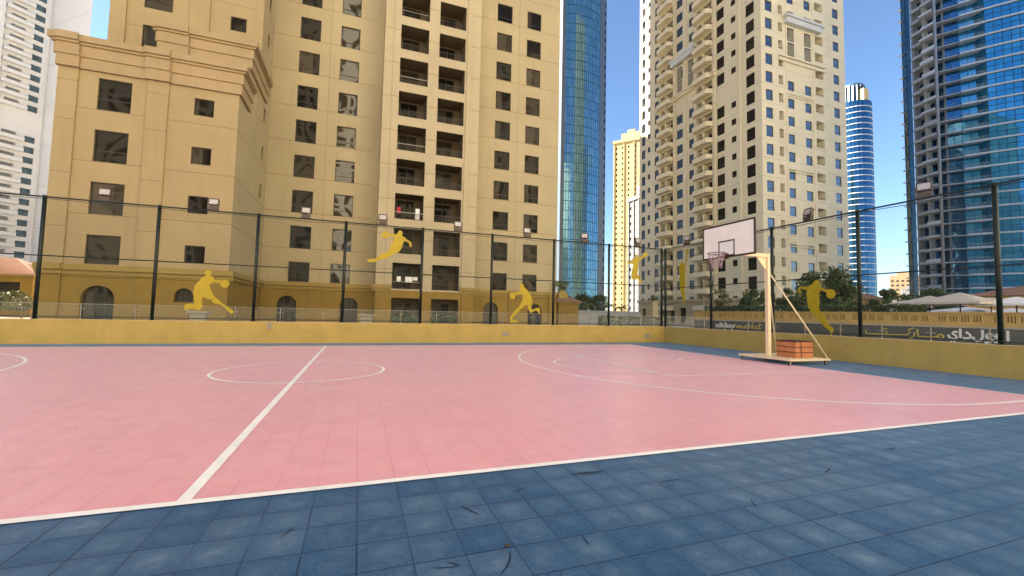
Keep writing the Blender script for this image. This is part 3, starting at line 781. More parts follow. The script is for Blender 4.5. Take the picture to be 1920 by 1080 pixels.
# upper setback volume
U_op = []
for k_ in range(5):
    t = 21.07 + F3 * (k_ - 1); win.append((U, -15.03, -13.37, t - 1.8, t, 2)); U_op.append((-15.03, -13.37, t - 1.8, t, .18, None, 'wing'))
    t = 23.03 + F3 * (k_ - 1) ; win.append((U, -9.82, -8.78, t - 1.06, t, 0)); U_op.append((-9.82, -8.78, t - 1.06, t, .18, None, 'wing'))
U_gr = [(-16.8, -7.7, z - J, z + J) for z in [20.9 + F3 * k for k in range(-1, 6)]]
U.wall(wl, -16.8, -7.7, 15, ZT, U_op, U_gr, 'wing')
for u0, u1 in ((-12.3, -11.1), (-16.85, -15.96)): U.box(wl, u0, u1, 15, ZT, .002, .14, 'wing')
U.box(wl, -8.0, -7.69, 15, ZT, .002, .05, 'wing')
T2v.wall(wl, -12.75, -7.7, 15, 19.2, (), (), 'wing'); wl.quad((-12.75, 33, 15), (-12.75, 36, 15), (-12.75, 36, 19.2), (-12.75, 33, 19.2), 'wing')
wl.quad((-16.5, 30.9, 0), (-16.5, 36, 0), (-16.5, 36, 16.3), (-16.5, 30.9, 16.3), 'wing')
wl.quad((-16.5, 30.9, 16.2), (-7.7, 30.9, 16.2), (-7.7, 36, 16.2), (-16.5, 36, 16.2), 'wing'); wl.quad((-12.75, 33, 19.1), (-7.7, 33, 19.1), (-7.7, 36, 19.1), (-12.75, 36, 19.1), 'wing')
# unseen sides and roof, made deep and tall to shade the cream tower
wl.quad((-16.8, 36, 0), (-16.8, 100, 0), (-16.8, 100, ZT), (-16.8, 36, ZT), 'wing'); wl.quad((19.05, 40, 0), (19.05, 100, 0), (19.05, 100, ZT), (19.05, 40, ZT), 'cream'); wl.quad((-16.8, 100, 0), (19.05, 100, 0), (19.05, 100, ZT), (-16.8, 100, ZT), 'cream')
wl.quad((-16.8, 36, ZT), (19.05, 36, ZT), (19.05, 100, ZT), (-16.8, 100, ZT), 'cream')
wl.build('wall', tower)
# ochre base storey with arches
BM = {}
for nm_, fc_ in (('l', A), ('r', A), ('w', B), ('b', BY)): BM[nm_] = MB('ochre', 'dark', 'shaded_recess', 'joint')
def which(fc, u): return BM['w'] if fc is B else BM['b'] if fc is BY else BM['l'] if u < 1.3 else BM['r']
ars = [(A, -6.42, -4.95, .0, 2.50, 1), (A, -1.57, -.10, .0, 2.50, 1), (A, 11.3, 12.82, .0, 2.47, 1), (A, 15.95, 17.48, .0, 2.40, 1), (B, -14.80, -13.27, .0, 2.51, 1), (B, -10.44, -9.46, 1.67, 2.51, 0)]
def aop(fc): return [(u0, u1, z0, z1, .3, None, 'ochre') for f, u0, u1, z0, z1, _ in ars if f is fc]
A.wall(BM['l'], -7.7, 1.22, 0, 3.2, aop(A), (), 'ochre'); A.wall(BM['r'], 9.9, 19.05, 0, 3.2, aop(A), (), 'ochre'); B.wall(BM['w'], -16.5, -7.7, 0, 3.2, aop(B), (), 'ochre')
S_.wall(BM['w'], 30.9, 40, 0, 3.2, (), (), 'ochre')
gop = [(u0, u1, .35, 2.55, 1.6, 'shaded_recess', 'shaded_recess') for u0, u1 in ((2.58, 5.05), (6.0, 8.44))]
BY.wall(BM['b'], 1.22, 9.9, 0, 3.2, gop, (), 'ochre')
for fc, u0, u1 in ((A, -4.05, -3.15), (A, -7.6, -7.2), (A, 13.9, 14.8), (A, 18.2, 19.05), (A, .45, 1.2), (B, -16.55, -15.7), (B, -12.3, -11.5), (BY, 1.3, 2.4), (BY, 8.7, 9.8)):
    fc.box(which(fc, u0), u0, u1, 0, 3.2, .002, .10, 'ochre')
for fc, u0, u1 in ((A, -7.2, -6.45), (A, -4.92, -4.05), (A, -3.15, -1.6), (A, -.07, .45), (B, -15.7, -14.85), (B, -13.2, -12.3), (B, -11.5, -7.75), (A, 10.4, 11.25), (A, 12.9, 13.9), (A, 14.8, 15.9), (A, 17.5, 18.2)):
    fc.box(which(fc, u0), u0, u1, .62, .74, .002, .06, 'ochre')
for fc, u0, u1, z0, z1, door in ars:           # spandrels that round each opening off
    bs = which(fc, u0); r = (u1 - u0) / 2; uc = (u0 + u1) / 2; zs = z1 - r * .98; n = 10
    for sgn in (-1, 1):
        arc = [(uc + sgn * r * math.cos(math.pi / 2 * i / n), zs + (z1 - zs) * math.sin(math.pi / 2 * i / n)) for i in range(n + 1)]
        poly = [fc.p(uc + sgn * r, z1, -.001)] + [fc.p(u, z, -.001) for u, z in arc]
        for i in range(n): bs.add([fc.p(uc + sgn * r, z1, 0), fc.p(*arc[i], 0), fc.p(*arc[i + 1], 0)], [(0, 1, 2)], 'ochre')
        for i in range(n): bs.quad(fc.p(*arc[i], 0), fc.p(*arc[i + 1], 0), fc.p(*arc[i + 1], -.3), fc.p(*arc[i], -.3), 'ochre')
for bs in BM.values(): bs.build('base_storey', tower)
for fc, u0, u1, z0, z1, door in ars:
    window(tower, fc, u0, z0, u1 - u0, z1 - z0, -.27, ('frame', 'glass'), (('v', .33), ('v', .66), ('h', .62)) if door else (('v', .5),), 'arched_door' if door else 'arched_window')
# windows
for fc, u0, u1, z0, z1, kd in win:
    bars = (('h', .27),) if kd in (1, 3) else (('h', .36),) if kd == 2 else ()
    window(tower, fc, u0, z0, u1 - u0, z1 - z0, -.13, ('frame', 'glassbright') if kd == 3 else ('frame', 'glass'), bars=bars)
# balconies: door at the back, railing in front
def balcony(u0, u1, z0, z1, i):
    w = u1 - u0
    d = window(tower, BY, u0 + w * .12, z0 + .02, w * .62, 2.05, -1.86, ('frame', 'glass'), (('v', .5),), 'balcony_door')
    k = MB('frame', 'clear', 'dark'); 
    BY.box(k, u0, u1, z0 + .60, z0 + .64, -.14, -.10, 'steel' if i % 4 == 0 else 'frame')
    for t in range(19): BY.box(k, u0 + w * t / 18 - .012, u0 + w * t / 18 + .012, z0, z0 + .60, -.13, -.115, 'frame')
    k.build('railing', tower)
for i, (u0, u1, z0, z1) in enumerate(balc): balcony(u0, u1, z0, z1, i)
for u0, u1 in ((2.58, 5.05), (6.0, 8.44)):
    window(tower, BY, u0 + .35, .4, 1.5, 1.75, -1.55, ('frame', 'glass'), (('v', .5),), 'balcony_door')
# belt moulding, cornices
def belt(fc, u0, u1, ex=.0, piers=()):
    k = MB('cornice2')
    fc.box(k, u0 - ex, u1 + ex, 3.12, 3.34, .0, .16); fc.box(k, u0 - ex, u1 + ex, 3.343, 3.66, .0, .30)
    fc.box(k, u0 - ex, u1 + ex, 3.02, 3.117, .0, .08)
    for a, b in piers: fc.box(k, a, b, 3.10, 3.342, .16, .24); fc.box(k, a, b, 3.345, 3.675, .30, .40)
    k.build('belt_moulding', tower)
belt(A, -7.35, 1.2, 0, ((-4.15, -3.05),)); belt(A, 9.92, 19.05, 0, ((13.8, 14.9), (18.1, 19.3))); belt(B, -16.5, -7.7, .30, ((-12.5, -11.3), (-16.6, -15.6)))
for a, b in ((.95, 2.52), (8.53, 10.15)):
    k = MB('cornice2'); BY.box(k, a + .04, b - .02, 3.12, 3.342, 0, .16); BY.box(k, a, b, 3.345, 3.66, 0, .28); k.build('belt_moulding', tower)
k = MB('cornice2'); S_.box(k, 30.9, 40, 3.12, 3.34, 0, .16); S_.box(k, 30.9, 39.7, 3.343, 3.66, 0, .299); k.build('belt_moulding', tower)
def cornice(fc, u0, u1, zb, zt, pieces, side_from, side_to, nm):
    k = MB('cornice'); h = zt - zb
    st = ((zb, zb + h * .36, .16), (zb + h * .36 + .002, zb + h * .72, .24), (zb + h * .72 + .002, zb + h * .80, .34), (zb + h * .80 + .002, zt, .46))
    for a, b, pr in st:
        fc.box(k, u0 - pr, u1 + pr, a, b, 0, pr)
        S_.box(k, side_from + .002, side_to, a, b, 0, pr)
    for (pa, pb) in pieces:
        for a, b, pr in st: fc.box(k, pa - .04, pb + .04, a - .003, b + .03 * (pr > .4), pr + .001, pr + .14)
    k.build(nm, tower)
cornice(B, -16.5, -7.7, 14.9, 16.7, [(-16.55, -15.6), (-12.45, -11.3)], 30.9, 33.4, 'cornice')
cornice(T2v, -12.75, -7.7, 17.75, 19.55, [(-12.8, -11.2)], 33.0, 38.2, 'cornice')

# laundry and plants on the tower's balconies
def laundry(u, z, w, cols, label, out=-.35):
    root = thing('laundry', label, 'laundry', BY.p(u, z, out))
    k = MB('frame'); k.tube([BY.p(u, z + 1.02, out), BY.p(u + w, z + 1.02, out)], .012, 6); k.tube([BY.p(u + .02, z, out), BY.p(u + .02, z + 1.02, out)], .012, 6); k.tube([BY.p(u + w - .02, z, out), BY.p(u + w - .02, z + 1.02, out)], .012, 6); k.build('drying_rack', root)
    x = u + .06
    for c, ww, hh in cols:
        k = MB(c); BY.box(k, x, x + ww, z + 1.04 - hh, z + 1.04, out - .012, out + .012); k.build('cloth', root); x += ww + .05
laundry(2.95, 3.40, 1.9, [('white', .34, .42), ('black', .28, .45), ('white', .62, .5), ('white', .40, .3)], 'white washing on a rack on the lowest left balcony of the tan tower')
laundry(2.75, 9.51, .7, [('red', .30, .55)], 'red garment hanging on a left balcony of the tan tower')
laundry(4.35, 9.51, .6, [('white', .36, .95)], 'tall white cloth hanging at the right side of a left balcony')

def bush(name, c, rx, ry, rz, n, leaf, seed, mat, parent=None, flat=.35):
    r = random.Random(seed); k = MB(mat)
    cl = [(r.gauss(0, .5), r.gauss(0, .5), r.uniform(-.7, .8), r.uniform(.25, .45)) for _ in range(18)]
    for _ in range(n):
        a = r.choice(cl)
        d = Vector((r.gauss(0, 1), r.gauss(0, 1), r.gauss(0, 1))).normalized() * a[3] * r.random() ** .4
        p = Vector((c[0] + (a[0] + d.x) * rx, c[1] + (a[1] + d.y) * ry, c[2] + (a[2] * .8 + d.z) * rz))
        leafquad(k, p, leaf * r.uniform(.6, 1.3), r)
    return k.build(name, parent)

def leafquad(k, p, s, r):
    a = Vector((r.gauss(0, 1), r.gauss(0, 1), r.gauss(0, .7))).normalized(); b = a.orthogonal().normalized()
    b.rotate(Matrix.Rotation(r.uniform(0, 6.28), 3, a)); c = a.cross(b)
    k.add([p - b * s, p + c * s * .45, p + b * s, p - c * s * .45], [(0, 1, 2, 3)])

def hedge_box(name, a, b, n, leaf, seed, mat, label, cat='hedge'):
    r = random.Random(seed); k = MB(mat)
    for _ in range(n):
        p = Vector([r.uniform(a[i], b[i]) for i in range(3)])
        ax = r.randrange(4)
        if ax == 0: p.z = b[2] - abs(r.gauss(0, .05)) + r.gauss(0, .04)
        elif ax == 1: p.y = a[1] + abs(r.gauss(0, .06))
        elif ax == 2: p.x = a[0] + abs(r.gauss(0, .06))
        p.z += .08 * math.sin(p.x * 2.3 + p.y * 1.7)
        leafquad(k, p, leaf * r.uniform(.6, 1.3), r)
    o = k.build(name, origin=a); tag(o, label, cat); return o
hedge_box('hedge', (2.62, 38.35, .3), (5.0, 38.75, .95), 900, .07, 5, 'leaf2', 'small green planting behind the left ground floor opening of the tan tower', 'plant')
hedge_box('hedge', (6.05, 38.35, .3), (8.4, 38.75, .95), 900, .07, 6, 'leaf2', 'small green planting behind the right ground floor opening of the tan tower', 'plant')

# ------------------------------------------------------------------ glass railings
def glass_rail(label, face, u0, u1, ztop, zbot, step, off=0):
    root = thing('glass_railing', label, 'railing', face.p(u0, 0))
    n = max(1, round((u1 - u0) / step))
    k = MB('steel'); face.box(k, u0, u1, ztop - .025, ztop, -.025, .025); k.build('handrail', root)
    for i in range(n + 1):
        u = u0 + (u1 - u0) * i / n
        k = MB('steel'); face.box(k, u - .018, u + .018, 0, ztop - .026, -.02, .02)
        for z in (ztop - .25, ztop - .8): face.box(k, u - .13, u - .018, z, z + .03, -.012, .012); face.box(k, u + .018, u + .13, z, z + .03, -.012, .012)
        k.build('post', root)
        if i < n:
            k = MB('clear'); face.box(k, u + .06, u + (u1 - u0) / n - .06, zbot, ztop - .05, -.005, .005); k.build('glass_panel', root)
glass_rail('long glass railing with steel posts in front of the tan tower beyond the far fence', Face(0, 25, 1, 0), -20, 24.5, 1.46, .15, 2.0)
glass_rail('glass railing with pale posts between the right fence and the dark hoarding', Face(18, 0, 0, -1), -24.5, 4.0, 1.33, .15, 1.42)

# ------------------------------------------------------------------ balustrade, hoarding with lettering
HB = Face(30, 0, 0, -1)
bal = thing('balustrade', 'long ochre stone balustrade with slit openings above the dark hoarding', 'balustrade', (30, 10, 0))
ops = []
y = -9.17
while y < 32:
    for gidx in range(4):
        for s in range(3):
            a = y + gidx * .47 + s * .115
            ops.append((-(a + .062), -a, 1.50, 1.82, .22, None, 'stone'))
    y += 2.18
k = MB('stone'); HB.wall(k, -32.6, 12, 1.27, 1.93, ops, (), 'stone', 'stone'); 
Face(30.22, 0, 0, -1).wall(k, -32.6, 12, 1.27, 1.93, ops and [(a, b, c, d, .001, None, 'stone') for a, b, c, d, *_ in ops], (), 'stone', 'stone')
k.build('baluster_panel', bal)
k = MB('stone'); HB.box(k, -32.7, 12, 1.93, 2.01, -.27, .06); k.build('handrail', bal)
k = MB('ledge'); HB.box(k, -32.7, 12, 1.19, 1.27, -.25, .14); k.build('ledge', bal)
hd = thing('hoarding', 'dark advertising hoarding with white and yellow lettering under the balustrade', 'hoarding', (29.9, 10, 0))
k = MB('hoard'); HB.box(k, -32.5, 12, -.02, 1.185, .0, .08); k.build('panel', hd)
HF = Face(29.92, 0, 0, -1)
def ribbon(k, pts, w, closed=False):
    """a bold stroke along pts (u,z), 1.2 cm thick, lying on the hoarding"""
    P = [Vector(p) for p in pts]
    n = len(P); L = []; Rr = []
    for i in range(n):
        a = P[i - 1] if (i > 0 or closed) else P[i]; b = P[(i + 1) % n] if (i < n - 1 or closed) else P[i]
        t = (b - a).normalized(); q = Vector((-t.y, t.x)) * w / 2
        L.append(P[i] + q); Rr.append(P[i] - q)
    m_ = n if closed else n - 1
    for i in range(m_):
        j = (i + 1) % n
        vs = [HF.p(*L[i], 0), HF.p(*L[j], 0), HF.p(*Rr[j], 0), HF.p(*Rr[i], 0), HF.p(*L[i], .012), HF.p(*L[j], .012), HF.p(*Rr[j], .012), HF.p(*Rr[i], .012)]
        k.add(vs, [(4, 5, 6, 7), (0, 1, 5, 4), (2, 3, 7, 6), (1, 2, 6, 5), (3, 0, 4, 7)])
def arc(cu, cz, r, a0, a1, n=12, ry=None):
    ry = ry or r
    return [(cu + r * math.cos(R_(a0 + (a1 - a0) * i / n)), cz + ry * math.sin(R_(a0 + (a1 - a0) * i / n))) for i in range(n + 1)]
# latin word
cu = bpy.data.curves.new('word', 'FONT'); cu.body = 'allday'; cu.size = .62; cu.extrude = .006; cu.offset = .012; cu.space_character = .93
to = bpy.data.objects.new('word', cu); C.objects.link(to)
bpy.context.view_layer.update()
me = bpy.data.meshes.new_from_object(to.evaluated_get(bpy.context.evaluated_depsgraph_get()))
xs = [v.co.x for v in me.vertices]; sx = 2.12 / (max(xs) - min(xs)); x0 = min(xs)
for v in me.vertices: v.co = Vector(HF.p(-29.9 + (v.co.x - x0) * sx, .585 + v.co.y * 1.02, .006 + v.co.z)) - wloc(hd)
bpy.data.objects.remove(to)
me.materials.clear(); me.materials.append(M['letterw'])
lo = bpy.data.objects.new('lettering', me); C.objects.link(lo); lo.parent = hd; lo['label'] = 'white latin lettering'
# script word
k = MB('lettery'); u = -27.6; zb = .60; s = 1.0
def sc(*p): ribbon(k, [(u + a, zb + b) for a, b in p], .05)
sc((-.05, .02), (.05, .20), (.10, .26), (.12, .1), (.12, .0), (.2, .2), (.26, .25), (.28, .1), (.30, .0), (.38, .2), (.45, .24), (.47, .08), (.53, .02), (.62, .1))
sc((.86, .2), (.76, .24), (.66, .14), (.68, .02), (.78, .03), (.88, .22), (.87, .05), (.95, .02), (1.05, .12))
sc((1.05, .02), (1.12, .22), (1.15, .18), (1.26, .22), (1.26, .14))
sc((1.38, .0), (1.46, .30), (1.56, .56), (1.60, .60)); sc((1.46, .14), (1.60, .26), (1.66, .24)); sc((1.48, .15), (1.62, .0), (1.74, .04))
sc((1.74, .1), (1.90, .16), (1.92, .24), (1.82, .24), (1.76, .1), (1.84, .0), (2.02, .08))
sc((2.20, .50), (2.10, .12), (2.16, .0), (2.30, .06)); sc((2.02, .30), (2.42, .36))
sc((-.4, .25), (-.2, .33), (-.05, .02))
o = k.build('lettering', hd); o['label'] = 'yellow script lettering'
# arabic words (read right to left; u grows to the right)
k = MB('letterw'); W_ = .105
def st(pts, w=W_, closed=False): ribbon(k, pts, w, closed)
st([(-11.66, .55), (-11.66, 1.12)])                                   # alif
st(arc(-11.98, .82, .10, 0, 360), W_, True); st([(-11.88, .82), (-11.90, .66), (-12.0, .55), (-12.16, .53)])   # waw
st(arc(-12.30, .80, .12, 0, 360), W_, True); st([(-12.18, .80), (-12.20, .63), (-12.32, .50), (-12.5, .48)])   # waw
st([(-12.56, 1.12), (-12.56, .74), (-12.64, .58), (-12.78, .54), (-12.90, .62), (-12.93, .76)])                # lam
st([(-13.2, .98), (-13.03, .84), (-13.02, .70), (-13.12, .66), (-13.32, .66)])                                # dal
st([(-13.42, .66), (-13.42, 1.14)])                                   # alif
st([(-13.52, .96), (-13.66, .98), (-13.74, .88), (-13.62, .79), (-13.56, .68), (-13.68, .58), (-13.84, .62), (-13.92, .80)])
st([(-13.70, .43), (-13.62, .43)], .07); st([(-13.84, .43), (-13.76, .43)], .07)
o = k.build('lettering', hd); o['label'] = 'white arabic lettering'
k = MB('lettery')
ribbon(k, arc(-14.24, .70, .13, 0, 360, 12, .10), .06, True); ribbon(k, [(-14.36, .66), (-15.2, .62)], .055)
ribbon(k, [(-15.2, .62), (-15.24, .68), (-15.27, 1.05)], .06)
ribbon(k, [(-15.40, .86), (-15.42, .66), (-15.52, .54), (-15.66, .52)], .06)
ribbon(k, [(-15.42, 1.10), (-15.72, .98), (-15.60, .86), (-15.75, .70), (-16.6, .67), (-17.84, .66), (-17.90, .70), (-17.90, .92)], .055)
ribbon(k, [(-16.95, 1.0), (-16.87, 1.0)], .06); ribbon(k, [(-16.82, 1.0), (-16.74, 1.0)], .06); ribbon(k, [(-16.78, .68), (-16.78, .86)], .05)
o = k.build('lettering', hd); o['label'] = 'yellow arabic lettering'

# ------------------------------------------------------------------ terrace and its plants
g = MB('paving'); g.box((30.24, -25, -.02), (58, 33, 1.2)); struct(g, 'terrace')
hedge_box('hedge', (31.0, 16.0, 1.25), (32.2, 32.4, 2.42), 9000, .11, 11, 'hedge', 'long dark clipped hedge behind the stone balustrade')
def tree(x, y, z0, h, rx, rz, seed, mat, label, n=3200, leaf=.13, trunk=.3, gap=1.0, name='tree', cls=20):
    r = random.Random(seed)
    root = thing(name, label, 'tree', (x, y, z0))
    th = h * trunk
    k = MB('bark'); top = Vector((x + r.uniform(-.1, .1), y, z0 + th)); cz = z0 + h - rz
    k.tube([(x, y, z0 - .1), (x + .03, y, z0 + th * .5), top], [.11 * h / 4, .085 * h / 4, .07 * h / 4], 8)
    cl = []
    for i in range(cls):
        a = r.uniform(0, 6.28); q = r.random() ** .5 * .85; e = r.uniform(-.75, .85)
        f = math.sqrt(max(.05, 1 - e * e))
        c = Vector((x + rx * q * f * math.cos(a), y + rx * q * f * math.sin(a), cz + rz * e))
        cl.append((c, r.uniform(.2, .42) * min(rx, rz * 1.2)))
        if i < 9: k.tube([top, top.lerp(c, .5) + Vector((0, 0, -.1)), c], [.04 * h / 4, .03 * h / 4, .008], 5)
    k.build('trunk', root)
    k = MB(mat)
    for _ in range(n):
        c, rr = r.choice(cl)
        d = Vector((r.gauss(0, 1), r.gauss(0, 1), r.gauss(0, .8))).normalized() * rr * r.random() ** .45 * gap
        leafquad(k, c + d, leaf * r.uniform(.5, 1.3), r)
    k.build('crown', root)
    return root
tree(36, 35.4, .2, 4.5, 1.2, 1.6, 21, 'leafb', 'sparse thin small tree behind the left end of the stone balustrade', 900, .12, .35, 1.1, 'shrub_tree', 12)
tree(37, 32.0, 1.2, 3.0, 1.9, 1.15, 22, 'leaf', 'dark round tree left of the hoop pole behind the balustrade', 2600, .14, .3)
tree(37, 27.6, 1.2, 3.3, 1.6, 1.3, 23, 'leaf', 'dark round tree right of the hoop pole behind the balustrade', 2600, .14, .3)
tree(41.5, 27.9, 1.2, 4.8, 2.6, 2.0, 24, 'leaf', 'largest dark green tree behind the yellow player cutout on the right fence', 5200, .17, .3, 1.0, 'tree', 28)
tree(50, 27.6, 1.2, 3.3, 2.4, 1.4, 25, 'leaf', 'dark tree right of the second fence post beside the parasols', 3200, .16, .3)
tree(54, 26.0, 1.2, 3.4, 2.2, 1.4, 26, 'leaf', 'dark tree behind the pale parasols near the blue tower foot', 2600, .16, .3)
# low shrubs along the terrace
for i, (x, y, s, lb) in enumerate(((46.5, 25.6, 1.5, 'low green shrub beside the closed parasol'), (43.0, 24.8, 1.3, 'low dark shrub left of the closed parasol'))):
    o = bush('shrub', (x, y, 1.75), s, s, .7, 1500, .11, 60 + i, 'hedge' if i else 'leaf2'); tag(o, lb, 'shrub')

# parasols
def parasol(x, y, half, zb, zt, label, mat='umb', group='pale parasols on the terrace'):
    root = thing('parasol', label, 'parasol', (x, y, 1.2), group)
    k = MB(mat)
    c = [(x - half, y - half, zb), (x + half, y - half, zb), (x + half, y + half, zb), (x - half, y + half, zb)]
    k.add(c + [(x, y, zt)], [(0, 1, 4), (1, 2, 4), (2, 3, 4), (3, 0, 4)])
    k.add([(a, b, z - .03) for a, b, z in c] + [(x, y, zt - .03)], [(1, 0, 4), (2, 1, 4), (3, 2, 4), (0, 3, 4)])
    for i in range(4):
        a, b = c[i], c[(i + 1) % 4]; k.quad(a, b, (b[0], b[1], zb - .16), (a[0], a[1], zb - .16))
    k.build('canopy', root)
    k = MB('frame'); k.tube([(x, y, 1.2), (x, y, zt + .06)], .045, 8); k.build('pole', root)
    for a in c:
        k = MB('frame'); k.tube([(x, y, zt - .08), (a[0], a[1], zb - .02)], .02, 5); k.build('rib', root)
kx = 1.0
parasol(47.5, 25.1, 1.35, 2.95, 3.45, 'small pale parasol leftmost behind the balustrade beside the closed one')
parasol(46.5, 22.8, 1.75, 3.05, 3.75, 'pale parasol second from the left of the open ones')
parasol(44.5, 19.9, 1.95, 3.05, 3.85, 'broad pale parasol in the middle of the row, the tallest canopy')
parasol(50.5, 20.6, 1.3, 3.15, 3.7, 'pale parasol half hidden behind the broad middle one')
parasol(46.0, 17.4, 1.6, 2.95, 3.5, 'white parasol at the right edge behind the second fence post', 'umbw')
parasol(53, 23.2, 2.0, 2.55, 2.95, 'low white parasol behind the middle of the row', 'umbw')
parasol(54, 20.6, 1.9, 2.45, 2.85, 'low white parasol behind the right half of the row', 'umbw')
cp = thing('closed_parasol', 'closed grey parasol standing upright behind the balustrade', 'parasol', (44.5, 24.4, 1.2))
k = MB('umb'); n = 12
prof = [(.30, 1.45), (.34, 1.75), (.30, 2.3), (.16, 2.95), (.05, 3.35)]
vs = []; fs = []
for r_, z in prof:
    for i in range(n):
        a = 2 * math.pi * i / n; q = r_ * (1 + .18 * (i % 2)); vs.append((44.5 + q * math.cos(a), 24.4 + q * math.sin(a), z))
for j in range(len(prof) - 1):
    for i in range(n): fs.append((j * n + i, j * n + (i + 1) % n, (j + 1) * n + (i + 1) % n, (j + 1) * n + i))
fs.append(tuple(range(n - 1, -1, -1))); fs.append(tuple((len(prof) - 1) * n + i for i in range(n)))
k.add(vs, fs); k.build('canopy', cp)
k = MB('frame'); k.tube([(44.5, 24.4, 1.2), (44.5, 24.4, 3.45)], .035, 6); k.build('pole', cp)

# low tiled buildings
def tiled_house(x0, y0, x1, y1, zb, ze, zr, label, wall='stone', inset=.4, cat='building', opens=(), name='tiled_pavilion'):
    root = thing(name, label, cat, (x0, y0, zb))
    k = MB(wall, 'dark'); f = Face(x0, y0, 1, 0)
    Face(0, y0 + inset, 1, 0).wall(k, x0 + inset, x1 - inset, zb, ze, [(a, b, c, d, .5, 'dark', wall) for a, b, c, d in opens], (), wall)
    Face(x0 + inset, 0, 0, -1).wall(k, -(y1 - inset), -(y0 + inset), zb, ze, (), (), wall)
    Face(x1 - inset, 0, 0, 1).wall(k, y0 + inset, y1 - inset, zb, ze, (), (), wall)
    k.build('wall', root)
    k = MB('cornice2'); k.box((x0 + .15, y0 + .15, ze), (x1 - .15, y1 - .15, ze + .18)); k.build('eaves', root)
    k = MB('roof'); mx, my = (x1 - x0), (y1 - y0); ins = min(mx, my) / 2
    if mx >= my: ra, rb = (x0 + ins, (y0 + y1) / 2), (x1 - ins, (y0 + y1) / 2)
    else: ra, rb = ((x0 + x1) / 2, y0 + ins), ((x0 + x1) / 2, y1 - ins)
    z = ze + .19
    c = [(x0, y0, z), (x1, y0, z), (x1, y1, z), (x0, y1, z), (*ra, zr), (*rb, zr)]
    if mx >= my: fs = [(0, 1, 5, 4), (1, 2, 5), (2, 3, 4, 5), (3, 0, 4)]
    else: fs = [(0, 1, 4), (1, 2, 5, 4), (2, 3, 5), (3, 0, 4, 5)]
    k.add(c, fs + [(3, 2, 1, 0)])
    # tile courses: raised ribs down each slope
    for fidx in fs:
        P = [Vector(c[i]) for i in fidx]; a, b = P[0], P[1]
        t3 = P[2] if len(P) == 3 else None
        nr = int((b - a).length / .3)
        for i in range(1, nr):
            t = i / nr; s0 = a.lerp(b, t)
            if t3: e = a.lerp(t3, t * 2) if t < .5 else b.lerp(t3, (1 - t) * 2)
            else:
                L = (b - a).length; d0 = ins / L
                if t < d0: e = a.lerp(P[3], t / d0)
                elif t > 1 - d0: e = b.lerp(P[2], (1 - t) / d0)
                else: e = P[3].lerp(P[2], (t - d0) / (1 - 2 * d0 + 1e-6))
            k.tube([s0 + Vector((0, 0, .02)), e + Vector((0, 0, .02))], .05, 5)
    k.build('roof', root)
    return root
tiled_house(60, 8, 80, 27.0, 1.2, 4.05, 7.2, 'low building with red brown tiled hip roof at the right edge behind the parasols', 'stone')
tiled_house(70, 43.5, 80, 52, .2, 4.6, 6.4, 'distant low building with tiled roof beside the foot of the slim blue tower', 'stone')
tiled_house(21.6, 45, 25.0, 48.5, -.1, 2.75, 3.75, 'small ochre kiosk with pyramid tiled roof right of the tan tower', 'ochre', name='kiosk')
tiled_house(-47, 60, -32.6, 68, -.1, 4.2, 6.4, 'ochre pavilion with tiled roof at the left edge beside the tan wing', 'ochre', opens=((-36.2, -34.0, 1.6, 3.6),))
o = bush('shrub', (-32.2, 56, 1.7), 2.2, 1.6, 1.2, 2600, .14, 71, 'leafb'); tag(o, 'pale sunlit bush in front of the left pavilion behind the leftmost fence post', 'shrub')
o = bush('shrub', (-36.0, 55, 1.3), 1.8, 1.4, .8, 1600, .14, 72, 'leaf'); tag(o, 'dark low bush at the left edge below the pavilion', 'shrub')

# palms, trees and low walls in the gap right of the tan tower
def palm(x, y, z0, h, seed, label, fr=14, L=1.9):
    r = random.Random(seed); root = thing('palm_tree', label, 'palm tree', (x, y, z0), 'palms in the gap between the towers')
    k = MB('bark'); k.tube([(x, y, z0 - .1), (x + .05, y, z0 + h * .5), (x, y, z0 + h)], [.2, .14, .16], 8); k.build('trunk', root)
    k = MB('palm')
    for i in range(fr):
        a = 2 * math.pi * i / fr + r.uniform(-.2, .2); up = r.uniform(.1, 1.1); prev = Vector((x, y, z0 + h)); d = Vector((math.cos(a), math.sin(a), up)).normalized(); LL = L * r.uniform(.8, 1.15)
        for s in range(9):
            q = prev + d * LL / 9; d = (d + Vector((0, 0, -.17))).normalized(); side = d.cross(Vector((0, 0, 1))).normalized()
            ll = .5 * math.sin(math.pi * (s + 1.2) / 11)
            for sg in (1, -1):
                tip = q + side * sg * ll + Vector((0, 0, -.18 * ll)) + d * .18
                k.add([prev, q, tip], [(0, 1, 2)])
            prev = q
    k.build('crown', root)
for i, (x, y, h, lb) in enumerate(((36.8, 65, 3.0, 'palm right behind the kiosk in front of the teal glass tower'), (44.2, 70, 3.0, 'palm in front of the gap between teal tower and distant cream tower'), (48.5, 72, 2.8, 'palm left of the pale cream tower in the gap'))):
    palm(x, y, .1, h, 80 + i, lb)
tree(33.2, 66, 0, 4.6, 2.2, 1.7, 91, 'leaf', 'dark tree right beside the kiosk roof', 2200, .2, .3)
tree(41.5, 74, 0, 5.2, 2.6, 2.2, 92, 'leaf', 'dark tree between the palms in the gap', 2600, .2, .3)
tree(47.0, 78, 0, 5.4, 2.6, 2.2, 93, 'leaf', 'dark tree left of the foot of the pale cream tower', 2600, .2, .3)
tree(38.5, 78, 0, 4.8, 2.6, 2.0, 94, 'leafb', 'olive tree behind the palms under the teal tower', 2200, .2, .3)
k = MB('concrete'); k.box((29.5, 55, -.1), (40.5, 55.3, 2.1)); o = k.build('retaining_wall', origin=(29.5, 55, -.1)); tag(o, 'pale grey low wall below the palms in the gap between the towers', 'wall')
